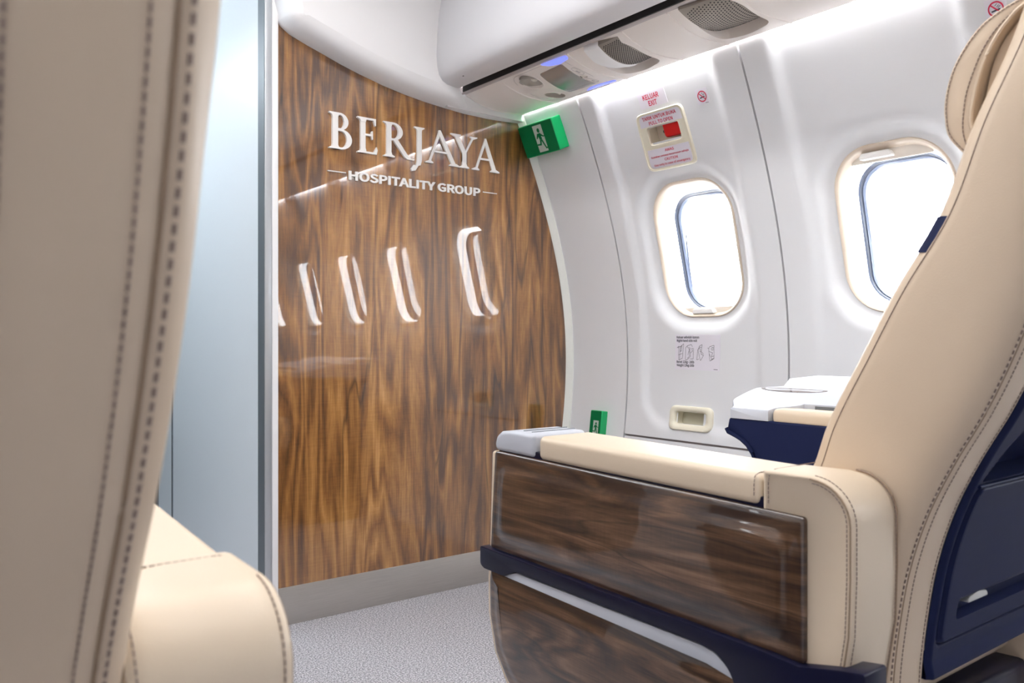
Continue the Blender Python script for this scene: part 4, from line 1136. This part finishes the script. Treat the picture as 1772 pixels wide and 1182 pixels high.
    cp = MB(); prof = [(1.076, 0.6185), (1.078, 0.630), (1.074, 0.642), (1.062, 0.6505), (1.040, 0.6540), (0.9765, 0.6545), (0.9765, 0.6185)]
    cap_ = tlink('front_cap', cp.prism(prof, 'x', 0.8000, 0.908), M['silver'], ar, 0.007, 5, label='pale grey plastic cap at the front of the armrest')
    for yy in (1.02, 1.00):
        g = MB().tube([(0.815, yy, 0.6547), (0.905, yy, 0.6547)], 0.0008, 5); tlink('cap_groove', g, M['alu_d'], cap_)
    # rear leather pod
    pod = [(.5685, .25), (.5685, .6580), (.510, .6600)] + arc2(.507, .615, .046, .0445, 90, 180, 9)[1:] + [(.461, .56), (.463, .50), (.474, .43), (.480, .25)]
    rr = []
    for x, ins in ((0.8030, 0.005), (0.8012, 0.0025), (0.8010, 0.001), (0.8020, 0.0), (0.8060, -0.0012), (0.82, -0.002), (0.85, -0.002), (0.880, 0.0), (0.896, 0.004), (0.904, 0.010), (0.908, 0.020)):
        q = inset(pod, ins); rr.append([(x, y, z) for y, z in q])
    pd = tlink('armrest_pod', MB().loft(rr), M['leather2'], ar, angle=60)
    arcp = pod[1:15]
    def podline(ins, x):
        q = inset(pod, ins); return [(x, a, b + 0.018 * (a - 1.0)) for a, b in q[2:16]]
    seamline('seam', podline(0.0022, 0.8008), pd, 0.0009)
    stitches('stitching', podline(0.0060, 0.8006), pd, 0.0050, 0.0030, 0.0006)
    q = inset(pod, -0.0016); stitches('stitching', [(0.8065, a, b + 0.018 * (a - 1.0)) for a, b in q[2:16]], pd, 0.0050, 0.0030, 0.0006)
    seamline('seam', podline(0.0015, 0.8945), pd, 0.0012)
    q = inset(pod, -0.0006); stitches('stitching', [(0.8885, a, b + 0.018 * (a - 1.0)) for a, b in q[2:16]], pd, 0.0050, 0.0030, 0.0006)
    stitches('stitching', [(0.8002, 0.5615, 0.6120), (0.8002, 0.5615, 0.640), (0.8035, 0.5615, 0.6475), (0.812, 0.5615, 0.6520), (0.900, 0.5615, 0.6525)], pd, 0.005, 0.003, 0.0006)
    stitches('stitching', [(0.7992, 0.5800, 0.6180), (0.7992, 0.5800, 0.634), (0.8015, 0.5800, 0.6432), (0.809, 0.5800, 0.6462), (0.900, 0.5800, 0.6465)], pd, 0.005, 0.003, 0.0006)
    # ---- window-side console
    co = empty('console', (1.57, 0.80, 0.0)); co.parent = s; co.location = Vector((1.57, 0.80, 0.0)) - s.location
    side = [(1.100, .634), (1.105, .612), (1.100, .604), (1.085, .599), (1.068, .592), (1.052, .581), (1.041, .567), (1.034, .548), (1.031, .52), (1.031, .10), (0.50, .10), (0.50, .634)]
    MB().prism(side, 'x', 1.430, 1.745).build('console_body', M['navy'], co, bevel=0.004, seg=3)
    MB().box(1.46, 1.73, 0.55, 1.02, 0.0, 0.11).build('console_foot', M['navy_d'], co, bevel=0.004)
    lipc = [(1.4285, y, z) for y, z in side[1:9]] + [(1.4285, 1.031, .30)]
    MB().box(1.47, 1.73, 1.03, 1.072, 0.0, 0.585).build('console_leg', M['navy_d'], co, bevel=0.004)
    MB().tube(lipc, 0.0045, 8).build('edge_lip', M['navy'], co)
    # silver top: slopes up towards the window
    def T(x):
        t = max(0.0, min(1.0, (x - 1.43) / 0.15)); return 0.656 + 0.034 * (0.6 * t + 0.4 * sst(t))
    rings = []
    for k in range(41):
        x = 1.4285 + 0.3165 * (k / 40) ** 1.3
        yb = 1.003 - 0.043 * sst((x - 1.445) / 0.04) if x < 1.4885 else 0.60
        yt = 1.095 + 0.038 * sst((x - 1.4285) / 0.07) + 0.012 * (x - 1.43) / 0.3
        r_ = 0.0035 * min(1, 0.25 + (x - 1.4285) / 0.003); t_ = T(x) - (0.003 if k == 0 else 0)
        rings.append([(x, yb, 0.634), (x, yt, 0.634), (x, yt, t_ - r_), (x, yt - r_ * 0.3, t_ - r_ * 0.3), (x, yt - r_, t_), (x, yb, t_)])
    tp = MB().loft(rings).build('console_top', M['silver'], co, angle=40)
    MB().box(1.4330, 1.488, 0.52, 1.000, 0.627, 0.660).build('console_pad', M['leather2'], co, bevel=0.012, seg=6)
    MB().box(1.4865, 1.4885, 0.62, 0.935, 0.650, 0.6655).build('control_panel', M['alu_d'], co, smooth=False)
    hn = round_poly([(0.850, 0.655), (0.820, 0.655), (0.824, 0.664), (0.854, 0.664)], 0.004, 4)
    MB().prism(hn, 'x', 1.482, 1.4875).build('control_knob', M['chrome'], co, bevel=0.001, seg=1)
    el = [(1.580 + 0.026 * math.cos(t), 1.045 + 0.080 * math.sin(t)) for t in [2 * PI * k / 36 for k in range(36)]]
    MB().loft([[(x, y, T(x) - 0.002) for x, y in el], [(x, y, T(x) + 0.0006) for x, y in el]]).build('wood_inlay', M['dwood'], tp, label='oval dark wood inlay')
    # raised storage box along the window
    bx = [(1.635, 0.688), (1.660, 0.692), (1.682, 0.708), (1.80, 0.712), (1.80, 0.62), (1.635, 0.62)]
    MB().prism(bx, 'y', 0.55, 1.125).build('storage_box', M['white'], co, bevel=0.004, seg=3)
    return s
seat = seat_builder()

def copy_tree(o, parent=None):
    c = o.copy(); COL.objects.link(c); c.parent = parent
    for ch in list(o.children): copy_tree(ch, c)
    return c
def mirror(root, cx2, name=None, dy=0.0):
    c = copy_tree(root)
    c.location = (cx2 - root.location.x, root.location.y + dy, root.location.z)
    c.scale = (-1, 1, 1)
    if name: c.name = name
    return c
left = mirror(seat, 1.010, 'airline_seat.001', 0.012)
left['label'] = 'cream leather seat in the left foreground, seen blurred from behind'

# this seat is reclined a little further and its armrest is pitched up
def pitch(o, y0, z0, ang, dx=0.0):
    p = Vector((0, y0 - 0.80, z0))
    o.matrix_basis = Matrix.Translation(p + Vector((dx, 0, 0))) @ Matrix.Rotation(ang, 4, 'X') @ Matrix.Translation(-p) @ o.matrix_basis
for ch in left.children:
    nm = ch.name.split('.')[0]
    if nm in ('backrest', 'back_shell', 'headrest'): pitch(ch, 0.38, 0.80, 0.085)
    if nm == 'armrest': pitch(ch, 0.58, 0.648, 0.042, 0.007)

# the other side of the cabin
bpy.context.view_layer.update()
for root, nm in SHELL:
    c = mirror(root, 2 * XM, nm)
    for ch in list(c.children):
        if ch.name.startswith('window_pane'):
            ch.data = ch.data.copy(); ch.data.materials[0] = M['ivory']; ch.name = 'opaque_left_pane'  # unseen panes made opaque to cut flat light from the left
for yc in []:
    area('window_portal', (2 * XM - Xw(WZC) - 0.16, yc, WZC), (0, math.radians(-90), 0), 0.42, 0.30, 1, portal=True)
lb = mirror(ob, 2 * XM, 'overhead_bin_left'); del lb['label']; del lb['category']; lb['kind'] = 'structure'  # unseen left luggage bin, mirrored from the right one
MB().prism([(2 * XM - 1.474, 1.575), (2 * XM - 1.744, 1.555), (2 * XM - 1.744, 1.60), (2 * XM - 1.474, 1.60)], 'y', YR + 0.02, 2.2).build('trim_9', M['psu'], kind='structure', smooth=False)
MB().prism([(2 * XM - 1.7465, 1.560), (2 * XM - 1.7465, 1.568), (2 * XM - 1.757, 1.568), (2 * XM - 1.757, 1.560)], 'y', YR + 0.03, 2.185).build('cove_light_left', M['led'], kind='structure', smooth=False)  # unseen left LED cove strip, matching the right one
MB().prism([(2 * XM - 1.7455, 1.568), (2 * XM - 1.7455, 1.66), (2 * XM - 1.80, 1.66), (2 * XM - 1.80, 1.568)], 'y', YR + 0.03, 2.185).build('trim_11', M['white'], kind='structure', smooth=False)
